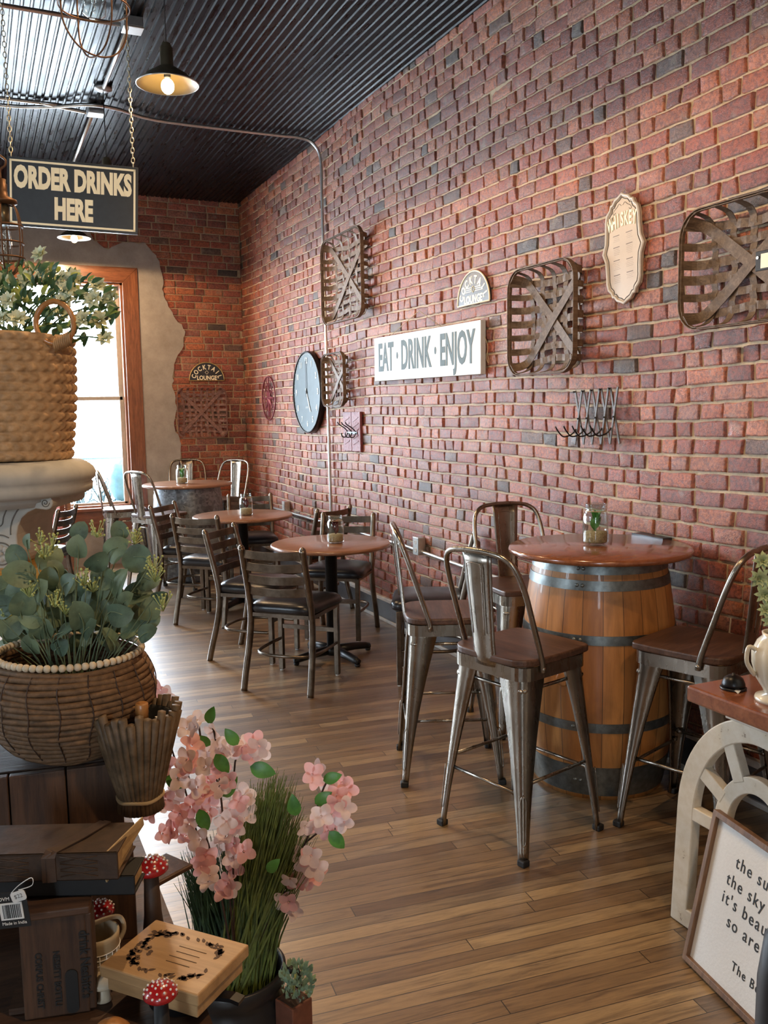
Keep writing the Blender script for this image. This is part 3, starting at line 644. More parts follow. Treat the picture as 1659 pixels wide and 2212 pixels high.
# EAT DRINK ENJOY board
tl = .012
r = wallframe('wall_sign', 5.20, 1.906, .012, tilt=-.008, label='long white board sign reading EAT DRINK ENJOY in grey letters', cat='sign')
MB().box((0, 0, .022), (1.49, .305, .034)).build('board', M['white_paint'], r, bevel=.002)
text('lettering', 'EAT · DRINK · ENJOY', .24, M['grey_ink'], r, Matrix.Translation((0, 0, .040)), xs=.60, ys=1.12, weight=.006, ext=.0008)
mb = MB(); mb.tube([(-.52, .152, .02), (-.09, .285, .008), (.25, .152, .02)], .0022, 5); mb.build('hanging_cord', M['jute'], r)
MB().tube(spline([(.745, .06, .012), (.775, .0, .01), (.76, -.06, .01), (.785, -.09, .01), (.77, -.02, .01)], 5), .0018, 5).build('loose_cord', M['jute'], r)
def cocktail(r, w, h, winged):
    half = w/2; P = [(-half, 0)] + [(-half*cos(pi*i/28), h*sin(pi*i/28)) for i in range(29)] + [(half, 0)]
    P = [(-half, -.004)] + [(-half*cos(pi*i/28), h*sin(pi*i/28)) for i in range(29)] + [(half, -.004)]
    mb = MB(); mb.prism(P, .012, Matrix.Translation((0, 0, .006))); mb.build('board', M['slate'], r)
    MB().tube([(x*.985, y*.985+.002, .018) for x, y in P], w*.014, 6, closed=True).build('gold_border', M['gold'] if not winged else M['cream'], r)
    s = w
    for k, ch in enumerate('COCKTAIL'):
        a = pi - (k+.5+.35)*pi/8.7; px, py = cos(a)*w*.375, sin(a)*h*.72
        nrm = math.atan2(sin(a)/h, cos(a)/half) - pi/2
        text('letter', ch, s*.175, M['cream'], r, Matrix.Translation((px, py, .0185)) @ Matrix.Rotation(nrm, 4, 'Z'), xs=.8, weight=.0018, ext=.0006)
    text('lettering', 'LOUNGE', s*.165, M['cream'], r, Matrix.Translation((0, h*.13, .0185)), xs=.85, weight=.0018, ext=.0006)
    mb = MB(); d = s*.05; c0 = h*.44
    mb.tube([(0, c0+d, .019), (d, c0, .019), (0, c0-d, .019), (-d, c0, .019)], s*.006, 5, closed=True)
    if winged:
        for q in range(3):
            for sg in (-1, 1): mb.beam((sg*d*1.1, c0+(q-1)*d*.6, .019), (sg*(s*.30-q*s*.03), c0+(q-1)*d*.6, .019), s*.010, .001)
    mb.build('emblem', M['cream'], r)
r = wallframe('lounge_sign', 4.58, 2.158, .008, tilt=.0, label='half-round cocktail lounge sign with winged emblem on the right brick wall', cat='sign', group='half-round cocktail lounge signs'); cocktail(r, .37, .185, True)
r = backframe('lounge_sign', 2.28, 1.898, .022, label='half-round black cocktail lounge sign on the back wall above the reddish basket', cat='sign', group='half-round cocktail lounge signs'); cocktail(r, .38, .19, False)
# whiskey menu board
r = wallframe('menu_board', 3.26, 2.248, .006, tilt=radians(3.2), label='tan shield-shaped whiskey menu board with pale moulded edge', cat='sign')
half = [(0, .243), (.02, .232), (.045, .224), (.062, .205), (.075, .205), (.082, .185), (.104, .168), (.112, .14), (.113, .09), (.118, .04), (.138, 0)]
prof = half + [(x, -y) for x, y in reversed(half[:-1])]; poly = prof + [(-x, y) for x, y in reversed(prof[1:-1])]
MB().prism([(x, y) for x, y in poly], .014, Matrix.Translation((0, 0, .006))).build('board', M['menu'], r)
M['edge'] = plain('pale_moulded_edge', (.62, .56, .48), .4, 0, .1, 30)
MB().tube([(x*.97, y*.985, .021) for x, y in poly], .0075, 6, closed=True).build('raised_edge', M['edge'], r)
MB().tube([(x*.84, y*.93, .0205) for x, y in poly], .0018, 5, closed=True).build('inner_line', M['black_ink'], r)
for k, ch in enumerate('WHISKEY'):
    x = (k-3)*.0272; text('letter', ch, .088, M['cream'], r, Matrix.Translation((x, .115+.012*(1-(x/.09)**2), .021)) @ Matrix.Rotation(-x*1.2, 4, 'Z'), xs=.46, ys=.95, weight=.0022, ext=.002)
mb = MB()
for sg in (-1, 1): mb.tube(spline([(sg*.005, .190, .021), (sg*.02, .20, .021), (sg*.035, .188, .021), (sg*.05, .18, .021), (sg*.062, .168, .021), (sg*.055, .16, .021), (sg*.045, .168, .021)], 4), .0008, 4)
mb.build('scrollwork', M['black_ink'], r)
rr = random.Random(3); mb = MB(); dk = MB()
for cx in (-.045, .042):
    y = .068
    for blk in range(4):
        dk.box((cx, y-.002, .0204), (.042, .0035, .0004)); y -= .012
        for ln in range(rr.randint(3, 5)): mb.box((cx+rr.uniform(-.003, .003), y, .0204), (rr.uniform(.030, .050), .0018, .0004)); y -= .0075
        y -= .016
mb.build('menu_lines', plain('faint_menu_print', (.40, .31, .23), .5, bump=0), r); dk.build('menu_headings', plain('menu_heading_print', (.16, .11, .08), .5, bump=0), r)
MB().tube([(-.05, .215, .012), (0, .262, .004), (.05, .215, .012)], .0015, 5).build('hanging_cord', M['jute'], r)
# accordion peg rack
r = wallframe('accordion_rack', 3.41, 1.50, .03, tilt=radians(2), label='folding lattice peg rack of dark slats below the baskets', cat='coat rack')
xs = [-.175+i*.066 for i in range(6)]
for i, x in enumerate(xs):
    if i < 5:
        for lay, (a, b) in enumerate((((x, .135), (x+.060, -.125)), ((x+.060, .135), (x, -.125)))):
            c = Vector(((a[0]+b[0])/2, (a[1]+b[1])/2, 0))
            MB().beam((a[0], a[1], .004+lay*.006), (b[0], b[1], .004+lay*.006), .013, .005).build('slat', M['bracket'], r, bevel=.002)
for i, x in enumerate(xs[:-1]):
    MB().tube([(x+.03, .0, 0), (x+.03, 0, .018)], .0045, 8).tube([(x, .13, 0), (x, .13, .018)], .004, 8).build('pin', M['iron'], r)
    MB().tube(spline([(x+.012, -.05, .012), (x-.0, -.075, .03), (x-.01, -.085, .07), (x-.01, -.06, .10), (x-.012, -.035, .115)], 5), .0035, 6).build('hook', M['iron'], r)
MB().tube([(-.17, .135, .008), (-.06, .21, .0), (.155, .135, .008)], .001, 4).build('hanging_cord', M['jute'], r)
# hanging ORDER DRINKS HERE sign
TLc, TRc = Vector((.2065, 4.50, 2.718)), Vector((.765, 4.38, 2.690))
xd = (TRc-TLc); SW = xd.length; xd.normalize(); nd = Vector((xd.y, -xd.x, 0)).normalized(); yd = nd.cross(xd)
SH = .305; cen = (TLc+TRc)/2 - yd*SH/2
r = empty('hanging_sign', label='dark hanging sign reading ORDER DRINKS HERE on two chains', cat='sign'); r.matrix_world = basis(cen, xd, yd, nd)
MB().box((0, 0, 0), (SW, SH, .012)).build('board', M['slate'], r, bevel=.0015)
mb = MB(); e = .016
for a, b in (((-1, -1), (1, -1)), ((1, -1), (1, 1)), ((1, 1), (-1, 1)), ((-1, 1), (-1, -1))):
    P1 = Vector((a[0]*(SW/2-e), a[1]*(SH/2-e), .0065)); P2 = Vector((b[0]*(SW/2-e), b[1]*(SH/2-e), .0065)); d = (P2-P1).normalized()*.0045
    mb.beam(P1-d, P2+d, .009, .001)
mb.build('cream_border', M['cream'], r)
text('lettering', 'ORDER DRINKS', .105, M['cream'], r, Matrix.Translation((0, .062, .0065)), xs=.68, ys=1.22, weight=.0058, ext=.0006, spacing=1.02)
text('lettering', 'HERE', .105, M['cream'], r, Matrix.Translation((0, -.068, .0065)), xs=.68, ys=1.22, weight=.0058, ext=.0006, spacing=1.02)
Mi = r.matrix_world.inverted()
for sx, dx in ((-SW/2+.018, -.006), (SW/2-.022, .004)):
    p = r.matrix_world @ Vector((sx, SH/2-.006, 0)); mb = MB(); z = p.z; k = 0; L = .028
    while z < ZC-.005:
        c = Vector((p.x, p.y, z+L/2)); ax = Vector((1, 0, 0)) if k % 2 else Vector((0, 1, 0)); P = []
        for i in range(12):
            a = 2*pi*i/12; P.append(Mi @ (c + ax*cos(a)*.0075 + Vector((0, 0, sin(a)*L/2))))
        mb.tube(P, .0019, 5, closed=True); z += L-.0055; k += 1
    mb.build('chain', M['chainm'], r)
# ---------------------------------------------------------------- tables
def jar(loc, label, plant, n=1):
    r = empty('glass_jar', loc, label=label, cat='jar', group='mason jars with plants on the tables'); r.scale = (1.25, 1.25, 1.25)
    o = [(.030, 0), (.040, .003), (.0425, .012), (.0425, .092), (.039, .106), (.032, .114), (.0325, .120), (.0335, .122), (.0325, .126), (.0335, .132), (.0325, .137)]
    i = [(.0300, .137), (.0290, .115), (.0355, .104), (.0398, .092), (.0398, .012), (.036, .006), (1e-5, .006)]
    MB().lathe(o + i, 36, cap=True).build('jar_glass', M['jar'], r)
    mb = MB()
    for z in (.122, .128, .134): mb.tube([(.0335*cos(2*pi*q/28), .0335*sin(2*pi*q/28), z) for q in range(28)], .0012, 5, closed=True)
    mb.build('screw_thread', M['jar'], r)
    MB().lathe([(.034, .0065), (.0385, .012), (.0385, .038+.004), (.02, .046), (1e-5, .044)], 28).build('sand', M['sand'], r)
    rnd = random.Random(n); mb = MB()
    for q in range(20):
        a = rnd.uniform(0, 2*pi); l = rnd.uniform(.014, .024); z = rnd.uniform(.058, .106); c = Vector((cos(a)*.010, sin(a)*.010, z))
        d = Vector((cos(a)*.55, sin(a)*.55, 1.0)).normalized(); s = d.cross(Vector((-sin(a), cos(a), 0)))
        t = Vector((-sin(a), cos(a), 0)); pts = [c-d*l, c-d*l*.3+t*.010, c+d*l*.3+t*.011, c+d*l, c+d*l*.3-t*.011, c-d*l*.3-t*.010]
        mb.add(pts+[c+s*.004], [(0, 1, 6), (1, 2, 6), (2, 3, 6), (3, 4, 6), (4, 5, 6), (5, 0, 6)], 0, True)
    mb.tube([(0, 0, .04), (.002, 0, .09)], .0018, 5); mb.build('sprig', plant, r, fix=False)
    MB().tube([(.034*cos(2*pi*q/24), .034*sin(2*pi*q/24), .112) for q in range(24)], .0014, 5, closed=True).build('jute_tie', M['jute'], r)
def barrel(x, y, h, rt, rb, label, mat, hoopm):
    r = empty('wine_barrel', (x, y, 0), label=label, cat='barrel')
    def rad(z): u = (z/h-.5)*2; return rt + (rb-rt)*(1-u*u)
    pr = [(1e-5, .0), (rad(0), 0)] + [(rad(h*i/24), h*i/24) for i in range(1, 24)] + [(rad(h), h), (rad(h)-.02, h), (rad(h)-.02, h-.02), (1e-5, h-.02)]
    MB().lathe(pr, 72, cap=False).build('staves', mat, r, rot=(0, 0, .7))
    for a, b in ((1.0, .955), (.930, .890), (.710, .672), (.345, .305), (.150, .02)):
        z1, z0 = a*h, b*h; hp = MB(); [hp.lathe([(rad(u)+p, u), (rad(v)+q, v)], 72, cap=False) for u, p, v, q in ((z0, 0, z0, .003), (z0, .003, (z0+z1)/2, .003), ((z0+z1)/2, .003, z1, .003), (z1, .003, z1, 0))]; o = hp.build('hoop', hoopm, r)
        rv = MB()
        for q in (0, .035):
            an = 3.75+q*2.2; rz = (z0+z1)/2; rv.lathe([(1e-5, .004), (.006, .003), (.008, 0)], 10, ((rad(rz)+.003)*cos(an), (rad(rz)+.003)*sin(an), rz), rot=(Matrix.Rotation(an, 3, 'Z') @ Matrix.Rotation(pi/2, 3, 'Y')), cap=False)
        rv.build('rivet', hoopm, o)
    MB().lathe([(.028, 0), (.030, .006), (.022, .009), (1e-5, .009)], 20, (rad(h*.52)*cos(3.62), rad(h*.52)*sin(3.62), h*.52), rot=(Matrix.Rotation(3.62, 3, 'Z') @ Matrix.Rotation(pi/2, 3, 'Y'))).build('bung', mat, r)
    return r
def round_top(x, y, z, R, mat, label, rz=0):
    t = MB().lathe([(1e-5, -.026), (R-.012, -.026), (R-.003, -.022), (R, -.013), (R-.003, -.004), (R-.010, 0), (1e-5, 0)], 96, cap=False).build('table_top', mat, loc=(x, y, z), rot=(0, 0, rz)); tag(t, label, 'table top'); return t
barrel(2.315, 2.947, .95, .262, .315, 'honey-coloured wine barrel with dark steel hoops under the round red-brown top', M['barrel'], M['hoop'])
round_top(2.315, 2.947, .98, .372, M['top'], 'glossy red-brown round top on the wine barrel', .3)
jar((2.325, 2.985, .981), 'mason jar with green leaves on the wine barrel table', M['leaf_green'], 4)
rb_ = barrel(1.785, 8.38, .87, .30, .33, 'grey galvanised drum under the far round top by the window', M['galv'], M['galv'])
round_top(1.785, 8.38, .90, .415, M['top2'], 'far round brown top on the grey drum by the window', .2)
jar((1.73, 8.35, .901), 'mason jar on the far drum table by the window', M['leaf_green'], 5)
def ped_table(x, y, R, label, rz, sc=1):
    r = empty('dining_table', (x, y, 0), rz, label=label, cat='table', group='round pedestal dining tables')
    MB().lathe([(1e-5, .709), (R-.012, .709), (R-.003, .713), (R, .722), (R-.003, .731), (R-.010, .735), (1e-5, .735)], 96, cap=False).build('table_top', M['top2'], r)
    MB().lathe([(.038, .02), (.038, .69), (.10, .70), (.10, .708)], 28).build('column', M['iron'], r)
    mb = MB(); mb.lathe([(.055, .03), (.055, .06), (.045, .075), (1e-5, .078)], 28)
    for k in range(4):
        a = k*pi/2; d = Vector((cos(a), sin(a), 0)); P = [d*.03+Vector((0, 0, .052)), d*.16+Vector((0, 0, .046)), d*.25+Vector((0, 0, .036)), d*.285+Vector((0, 0, .030))]
        mb.tube(P, [.030, .026, .024, .018], 10, flat=.75)
    mb.build('cross_base', M['iron'], r)
    for k in range(4):
        a = k*pi/2; MB().lathe([(.014, 0), (.018, .006), (.018, .016)], 14, (cos(a)*.27, sin(a)*.27, 0)).build('levelling_foot', M['rubber'], r)
ped_table(1.975, 5.155, .375, 'nearest round brown dining table on a black pedestal', radians(12))
ped_table(1.915, 6.955, .40, 'second round brown dining table, between the nearest one and the far drum', radians(40))
jar((2.0, 5.13, .736), 'mason jar with dark red sprig on the nearest dining table', M['leaf_red'], 6)
jar((1.93, 6.90, .736), 'mason jar with dark red sprig on the second dining table', M['leaf_red'], 7)
# ---------------------------------------------------------------- metal stools
def make_stool():
    r = empty('metal_stool'); H = .665; hs, hf = .165, .213
    for sx in (-1, 1):
        for sy in (-1, 1):
            mb = MB(); N = 14; sec = []
            for i in range(N+1):
                t = i/N; z = H*(1-t); px = hs+(hf-hs)*t; wd = (.088*(1-t)**1.5+.030)*(1-.15*t); rc = .010+.022*(1-t)
                if t > .93: px -= 0; 
                ox, oy = px, px; th = .0022
                # L profile with round corner: from wing on the x face to wing on the y face
                P = [(ox-wd, oy), (ox-rc*1.5, oy), (ox-rc*1.0, oy-rc*.09), (ox-rc*.62, oy-rc*.23), (ox-rc*.40, oy-rc*.40), (ox-rc*.23, oy-rc*.62), (ox-rc*.09, oy-rc*1.0), (ox, oy-rc*1.5), (ox, oy-wd)]
                Q = [(ox-wd, oy-.012), (ox-wd+th*2, oy-th*1.5)] + [(a-th, b-th) for a, b in P[1:-1]] + [(ox-th*1.5, oy-wd+th*2), (ox-.012, oy-wd)]
                ring = P + Q[::-1]; sec.append([Vector((a*sx, b*sy, z+.012*(1-t)*0)) for a, b in ring])
            n = len(sec[0]); vs = [p for s_ in sec for p in s_]; fs = [(i*n+k, i*n+(k+1) % n, (i+1)*n+(k+1) % n, (i+1)*n+k) for i in range(N) for k in range(n)]
            fs += [tuple(range(n)), tuple(N*n+k for k in range(n))]
            mb.add(vs, fs, 0, True)
            # pressed slot on the lower leg corner
            d = Vector((sx, sy, 0)).normalized(); tg = Vector((-d.y, d.x, 0)); P = []
            def on(z, o): t = 1-z/H; px = hs+(hf-hs)*t; return Vector((px*sx, px*sy, z)) - d*.004 + tg*o
            for z, o in ((.07, .0), (.075, .006), (.09, .008), (.22, .010), (.235, .006), (.24, 0), (.235, -.006), (.22, -.010), (.09, -.008), (.075, -.006)): P.append(on(z, o))
            mb.tube(P, .0022, 5, closed=True)
            leg = mb.build('leg', M['steel'], r)
            MB().box((hf*sx-sx*.010, hf*sy-sy*.010, .011), (.032, .032, .022)).build('foot_cap', M['rubber'], leg, bevel=.004)
    ring = rrect(.355, .355, .055, 6); mb = MB()
    vs = [(x, y, z) for z in (.625, .672) for x, y in [(a*(1+.0*z), b) for a, b in ring]]; n = len(ring)
    mb.add(vs + [(x*.975, y*.975, z) for z in (.625, .672) for x, y in ring], [(k, (k+1) % n, n+(k+1) % n, n+k) for k in range(n)] + [(2*n+k, 3*n+k, 3*n+(k+1) % n, 2*n+(k+1) % n) for k in range(n)] + [(k, 2*n+k, 2*n+(k+1) % n, (k+1) % n) for k in range(n)] + [(n+k, n+(k+1) % n, 3*n+(k+1) % n, 3*n+k) for k in range(n)])
    mb.build('seat_frame', M['steel'], r)
    seat = [(.178, .15), (.160, .182), (.10, .190), (-.10, .190), (-.160, .182), (-.178, .15), (-.186, 0), (-.180, -.12), (-.150, -.168), (-.09, -.185), (.09, -.185), (.150, -.168), (.180, -.12), (.186, 0)]
    S = [(p.x, p.y) for p in spline([(a, b, 0) for a, b in seat], 4, closed=True)]
    MB().prism(S, .026, Matrix.Translation((0, 0, .674))).build('seat', M['seatwood'], r, bevel=.006)
    A = [(.186, -.085, .650), (.186, -.095, .70), (.185, -.135, .82), (.182, -.175, .94), (.165, -.205, 1.02), (.125, -.222, 1.055), (.06, -.228, 1.066), (0, -.230, 1.068)]
    A = A + [(-x, y, z) for x, y, z in reversed(A[:-1])]
    MB().tube(spline(A, 6), .0105, 10).build('back_hoop', M['steel'], r)
    for s in (-1, 1): MB().lathe([(1e-5, .006), (.007, .005), (.009, 0)], 10, (s*.192, -.088, .662), rot=Matrix.Rotation(s*pi/2, 3, 'Y'), cap=False).build('bolt', M['steel'], r)
    # pressed splat
    mb = MB(); pth = [(-.180, .655), (-.186, .69), (-.192, .74), (-.203, .84), (-.214, .94), (-.222, 1.02), (-.228, 1.062)]; V = []
    ws = [.056, .053, .053, .057, .062, .067, .070]; NW = 8
    for (y, z), w in zip(pth, ws):
        for k in range(NW+1):
            u = k/NW*2-1; V.append((u*w, y-.012*(1-u*u)+.006, z))
    n1 = len(V); V += [(x, y+.003, z) for x, y, z in V]; F = []
    for i in range(len(pth)-1):
        for k in range(NW):
            a = i*(NW+1)+k; F.append((a, a+1, a+NW+2, a+NW+1)); F.append((n1+a, n1+a+NW+1, n1+a+NW+2, n1+a+1))
        a = i*(NW+1); F.append((a, a+NW+1, n1+a+NW+1, n1+a)); a += NW; F.append((a, n1+a, n1+a+NW+1, a+NW+1))
    F.append(tuple(range(0, NW+1)) + tuple(range(n1+NW, n1-1, -1))); b = (len(pth)-1)*(NW+1); F.append(tuple(range(b, b+NW+1)) + tuple(range(n1+b+NW, n1+b-1, -1)))
    mb.add(V, F, 0, True)
    for off in (-.0095, .0012):   # pressed arch line, front and back
        P = []
        for x, t in ((-.027, .22), (-.030, .5), (-.034, .85), (-.027, .90), (0, .91), (.027, .90), (.034, .85), (.030, .5), (.027, .22)):
            z = .69+t*.37; f = (z-.69)/.37; P.append((x, -.186-.042*f+off-.004*(1-abs(x)/.045), z))
        mb.tube(spline(P, 3), .0022, 5)
    mb.build('back_splat', M['steel'], r)
    def lx(z): return hs+(hf-hs)*(1-z/H)-.012
    for nm, zs in (('foot_rail', (.27, .235, .27, .235)), ('under_seat_brace', (.59, .59, .59, .59))):
        for k, z in enumerate(zs):
            q = lx(z); P = [(q, -q, z), (q, q, z), (-q, q, z), (-q, -q, z)]; a, b = P[k], P[(k+1) % 4]; mb = MB(); mb.tube([a, b], .0065, 8)
            av, bv = Vector(a), Vector(b); d = (bv-av).normalized()
            for e in (av+d*.014, bv-d*.014): mb.tube([e-d*.009, e+d*.009], .0095, 6)
            mb.build(nm, M['steel'], r)
    return r
st0 = make_stool()
def put(proto, first, x, y, g, label, cat, group):
    o = proto if first else copy_tree(proto)
    o.location = (x, y, 0); o.rotation_euler = (0, 0, math.atan2(g[1], g[0])-pi/2); tag(o, label, cat, group); return o
SG = 'metal counter stools with wooden seats'
for i, (x, y, g, lb) in enumerate([
    (1.753, 2.680, (.968, .25), 'metal stool nearest the viewer, in front of the wine barrel'),
    (1.793, 3.303, (.92, -.39), 'metal stool left of the wine barrel, seen side-on between barrel and dining table'),
    (2.345, 2.400, (-.33, .944), 'metal stool right of the wine barrel, partly behind the shop table'),
    (2.400, 3.640, (-.15, -.99), 'metal stool against the brick wall behind the wine barrel'),
    (1.40, 7.80, (.88, .47), 'metal stool with broad back just left of the far drum table'),
    (1.20, 8.44, (1, -.05), 'leftmost metal stool, in front of the bright window'),
    (2.24, 8.82, (-.8, -.6), 'metal stool right of the far drum table, nearer of the two in the corner'),
    (1.98, 9.22, (-.15, -.98), 'metal stool deepest in the corner, its pale splat catching the light')]):
    put(st0, i == 0, x, y, g, lb, 'stool', SG)
# ---------------------------------------------------------------- ladderback chairs
def make_chair():
    r = empty('dining_chair'); F_ = M['frame']
    for s in (-1, 1):
        P = [(s*.205, -.245, .0), (s*.203, -.222, .10), (s*.196, -.185, .25), (s*.190, -.168, .38), (s*.188, -.172, .47), (s*.187, -.200, .60), (s*.186, -.232, .72), (s*.186, -.256, .815)]
        leg = MB().tube(spline(P, 4), .0185, 8, up=(1, 0, 0)).build('rear_leg', F_, r)
        MB().ball((s*.186, -.257, .815), .016, 10, 6).build('post_cap', F_, leg)
        MB().lathe([(.014, 0), (.014, .010)], 10, (s*.205, -.245, 0)).build('glide', M['lid'], leg)
        leg = MB().beam((s*.182, .182, .008), (s*.182, .182, .43), .030, .030, up=(0, 1, 0)).build('front_leg', F_, r, bevel=.004)
        MB().lathe([(.013, 0), (.013, .010)], 10, (s*.182, .182, 0)).build('glide', M['lid'], leg)
    for k, z in enumerate((.782, .711, .640, .569)):
        yy = -.256+(.815-z)*.27; w = .186; P = [(-w, yy, z), (-w*.6, yy-.022, z-.004), (0, yy-.032, z-.007), (w*.6, yy-.022, z-.004), (w, yy, z)]
        MB().ribbon(spline(P, 4), (0, 0, 1), .046, .007).build('back_slat', F_, r, bevel=.002)
    mb = MB(); q = [(-.188, -.165, .425), (.188, -.165, .425), (.182, .182, .425), (-.182, .182, .425)]
    for a, b in zip(q, q[1:]+q[:1]): mb.beam(a, b, .022, .022)
    mb.build('seat_frame', F_, r)
    mb = MB(); mb.beam((-.182, .182, .275), (.182, .182, .275), .018, .024); mb.build('front_stretcher', F_, r)
    U = [(-.182, .175, .20), (-.188, .02, .20), (-.17, -.12, .20), (-.10, -.178, .20), (0, -.19, .20), (.10, -.178, .20), (.17, -.12, .20), (.188, .02, .20), (.182, .175, .20)]
    MB().tube(spline(U, 5), .0095, 8).build('bow_stretcher', F_, r)
    O = spline([(-.205, .205, 0), (0, .222, 0), (.205, .205, 0), (.205, 0, 0), (.175, -.175, 0), (0, -.195, 0), (-.175, -.175, 0), (-.205, 0, 0)], 5, closed=True); n = len(O)
    mb = MB(); V = []; lv = [(.97, .438), (1.0, .448), (1.01, .462), (.98, .480), (.90, .495), (.65, .508), (.3, .514)]
    for s, z in lv: V += [(p.x*s, p.y*s, z) for p in O]
    Fc = [(i*n+k, i*n+(k+1) % n, (i+1)*n+(k+1) % n, (i+1)*n+k) for i in range(len(lv)-1) for k in range(n)] + [tuple(range(n)), tuple((len(lv)-1)*n+k for k in range(n))]
    mb.add(V, Fc, 0, True); mb.build('seat_cushion', M['vinyl'], r)
    return r
ch0 = make_chair(); CG = 'ladderback chairs with black cushions'
for i, (x, y, g, lb) in enumerate([
    (1.60, 4.78, (.707, .707), 'ladderback chair nearest the viewer, its back turned to us'),
    (1.575, 5.43, (.72, -.69), 'ladderback chair left of the nearest dining table, seen from its side'),
    (2.235, 5.68, (-.62, -.78), 'ladderback chair behind the nearest dining table, facing the viewer'),
    (2.34, 4.50, (-.88, .47), 'ladderback chair right of the nearest dining table, mostly behind a stool'),
    (1.575, 6.54, (.707, .707), 'ladderback chair in front of the second dining table, its back turned to us'),
    (1.545, 7.17, (.75, -.66), 'ladderback chair on the left of the second dining table'),
    (2.14, 7.50, (-.25, -.97), 'ladderback chair behind the second dining table, facing the viewer'),
    (2.33, 6.52, (-.45, .89), 'ladderback chair by the wall conduit, right of the second dining table'),
    (.40, 7.60, (-.9, .44), 'ladderback chair at far left under the window, seen beside the stone pedestal')]):
    put(ch0, i == 0, x, y, g, lb, 'chair', CG)
# bench with blanket near the window, cushion outside
r = empty('wooden_bench', (.55, 9.05, 0), label='red-brown wooden bench with a high slanted end below the window', cat='bench')
for x in (-.62, .20):
    MB().prism([(-.22, 0), (.22, 0), (.22, .52), (.10, .60), (.16, .88), (.02, .92), (-.16, .62), (-.22, .45)], .035, basis((x, 0, 0), (0, 1, 0), (0, 0, 1), (1, 0, 0))).build('end_panel', M['trimx'], r, bevel=.004)
MB().box((-.20, 0, .43), (.80, .42, .03)).build('seat', M['trimx'], r); MB().box((-.20, .17, .66), (.80, .025, .40)).build('backrest', M['trimx'], r)
mb = MB(); V = []; nu, nv = 22, 14
for j in range(nv+1):
    for i in range(nu+1):
        u, v = i/nu, j/nv; x = -.52+u*.66
        if v < .4: y, z = -.10+v*.1, .30+v*.55
        else: y, z = -.06+(v-.4)*.32, .52+(v-.4)*.35
        V.append((x, y - .26+.05*v + .018*sin(u*22+v*5), z-.07 + .015*sin(u*17+v*9)))
mb.add(V, [(j*(nu+1)+i, j*(nu+1)+i+1, (j+1)*(nu+1)+i+1, (j+1)*(nu+1)+i) for j in range(nv) for i in range(nu)], 0, True)
bl = mb.build('folded_blanket', plain('rust_red_cloth', (.24, .06, .045), .85, 0, .2, 40, .3), loc=(.55, 9.05, .02), fix=False); md = bl.modifiers.new('thick', 'SOLIDIFY'); md.thickness = .012
tag(bl, 'rust-red blanket draped over the bench below the window', 'blanket')
mb = MB(); V = []; nu, nv = 20, 14
for j in range(nv+1):
    for i in range(nu+1):
        a = 2*pi*i/nu; b = pi*j/nv; f = 1+.05*sin(a*5+b*4)+.04*sin(b*11); V.append((.20*sin(b)*cos(a)*f, .11*sin(b)*sin(a)*f, -.24*cos(b)*f))
mb.add(V, [(j*(nu+1)+i, j*(nu+1)+i+1, (j+1)*(nu+1)+i+1, (j+1)*(nu+1)+i) for j in range(nv) for i in range(nu)], 0, True)
mb.build('x', M['cord'])
o = bpy.data.objects['x']; o.name = 'outdoor_cushion'; o.data.materials[0] = plain('light_blue_cloth', (.045, .12, .17), .8, 0, .2, 12, .4, .01); o.location = (1.50, B+.62, .81)
tag(o, 'light blue rumpled cushion outside the window behind the stools', 'cushion')
r = empty('outdoor_table', (1.5, B+.62, 0), label='small outdoor stand under the light blue cushion', cat='stand'); MB().box((0, 0, .55), (.4, .3, .03)).build('top', M['teal'], r)
for a in (-.15, .15): MB().box((a, 0, .27), (.03, .25, .54)).build('leg', M['teal'], r)
# ---------------------------------------------------------------- foreground: shop displays
CAM = Vector((0, 0, 1.55))
def ray(x, y): return _r*((x-829.5)/1925) - _u*((y-1106)/1925) + _f
def at(x, y, D): return CAM + ray(x, y)*D
def onz(x, y, z): d = ray(x, y); return CAM + d*((z-1.55)/d.z)
FACE = Vector((-_f.x, -_f.y, 0)).normalized(); SIDE = Vector((-FACE.y, FACE.x, 0))        # towards viewer, to the right
M['crate'] = wood('old_crate_wood', (.030, .013, .006), (.080, .037, .017), (.13, .062, .029), axis=2, rough=.6, bump=.4)  # wood colour darkened to carry the shade of this corner
M['cratex'] = wood('old_crate_wood_level', (.030, .013, .006), (.080, .037, .017), (.13, .062, .029), axis=0, rough=.6, bump=.4)  # same darkened colour with the corner's shade in it, level grain
M['stone'] = plain('cast_stone', (.46, .445, .40), .8, 0, .14, 14, .25, .003)
M['groove'] = plain('stone_groove_dark', (.16, .15, .13), .9)  # darker tone for the pedestal's carved lines
M['seagrass'] = plain('seagrass_braid', (.42, .26, .13), .6, 0, .35, 45, .5, .003)
M['rope'] = plain('brown_paper_rope', (.15, .082, .038), .7, 0, .4, 90, .7, .002)
M['bead'] = plain('pale_wood_bead', (.66, .55, .39), .5, 0, .1, 30)
M['euc'] = plain('eucalyptus_leaf', (.10, .155, .10), .55, 0, .45, 35, .3, .002)
M['euc2'] = plain('eucalyptus_leaf_grey', (.15, .20, .11), .55, 0, .35, 35, .3, .002)
M['seed'] = plain('eucalyptus_seed', (.42, .46, .16), .6)
M['ivory'] = plain('ivory_petal', (.68, .70, .47), .6, 0, .15, 40)
M['foliage'] = plain('dark_green_leaflet', (.055, .13, .055), .45, 0, .5, 30)
M['foliage2'] = plain('yellow_green_leaflet', (.26, .33, .07), .45, 0, .4, 30)
M['pink'] = petal('pink_petal', (.95, .55, .53))
M['pale_pink'] = petal('pale_pink_petal', (.97, .80, .76))
M['twig'] = plain('dark_twig', (.05, .028, .02), .7)
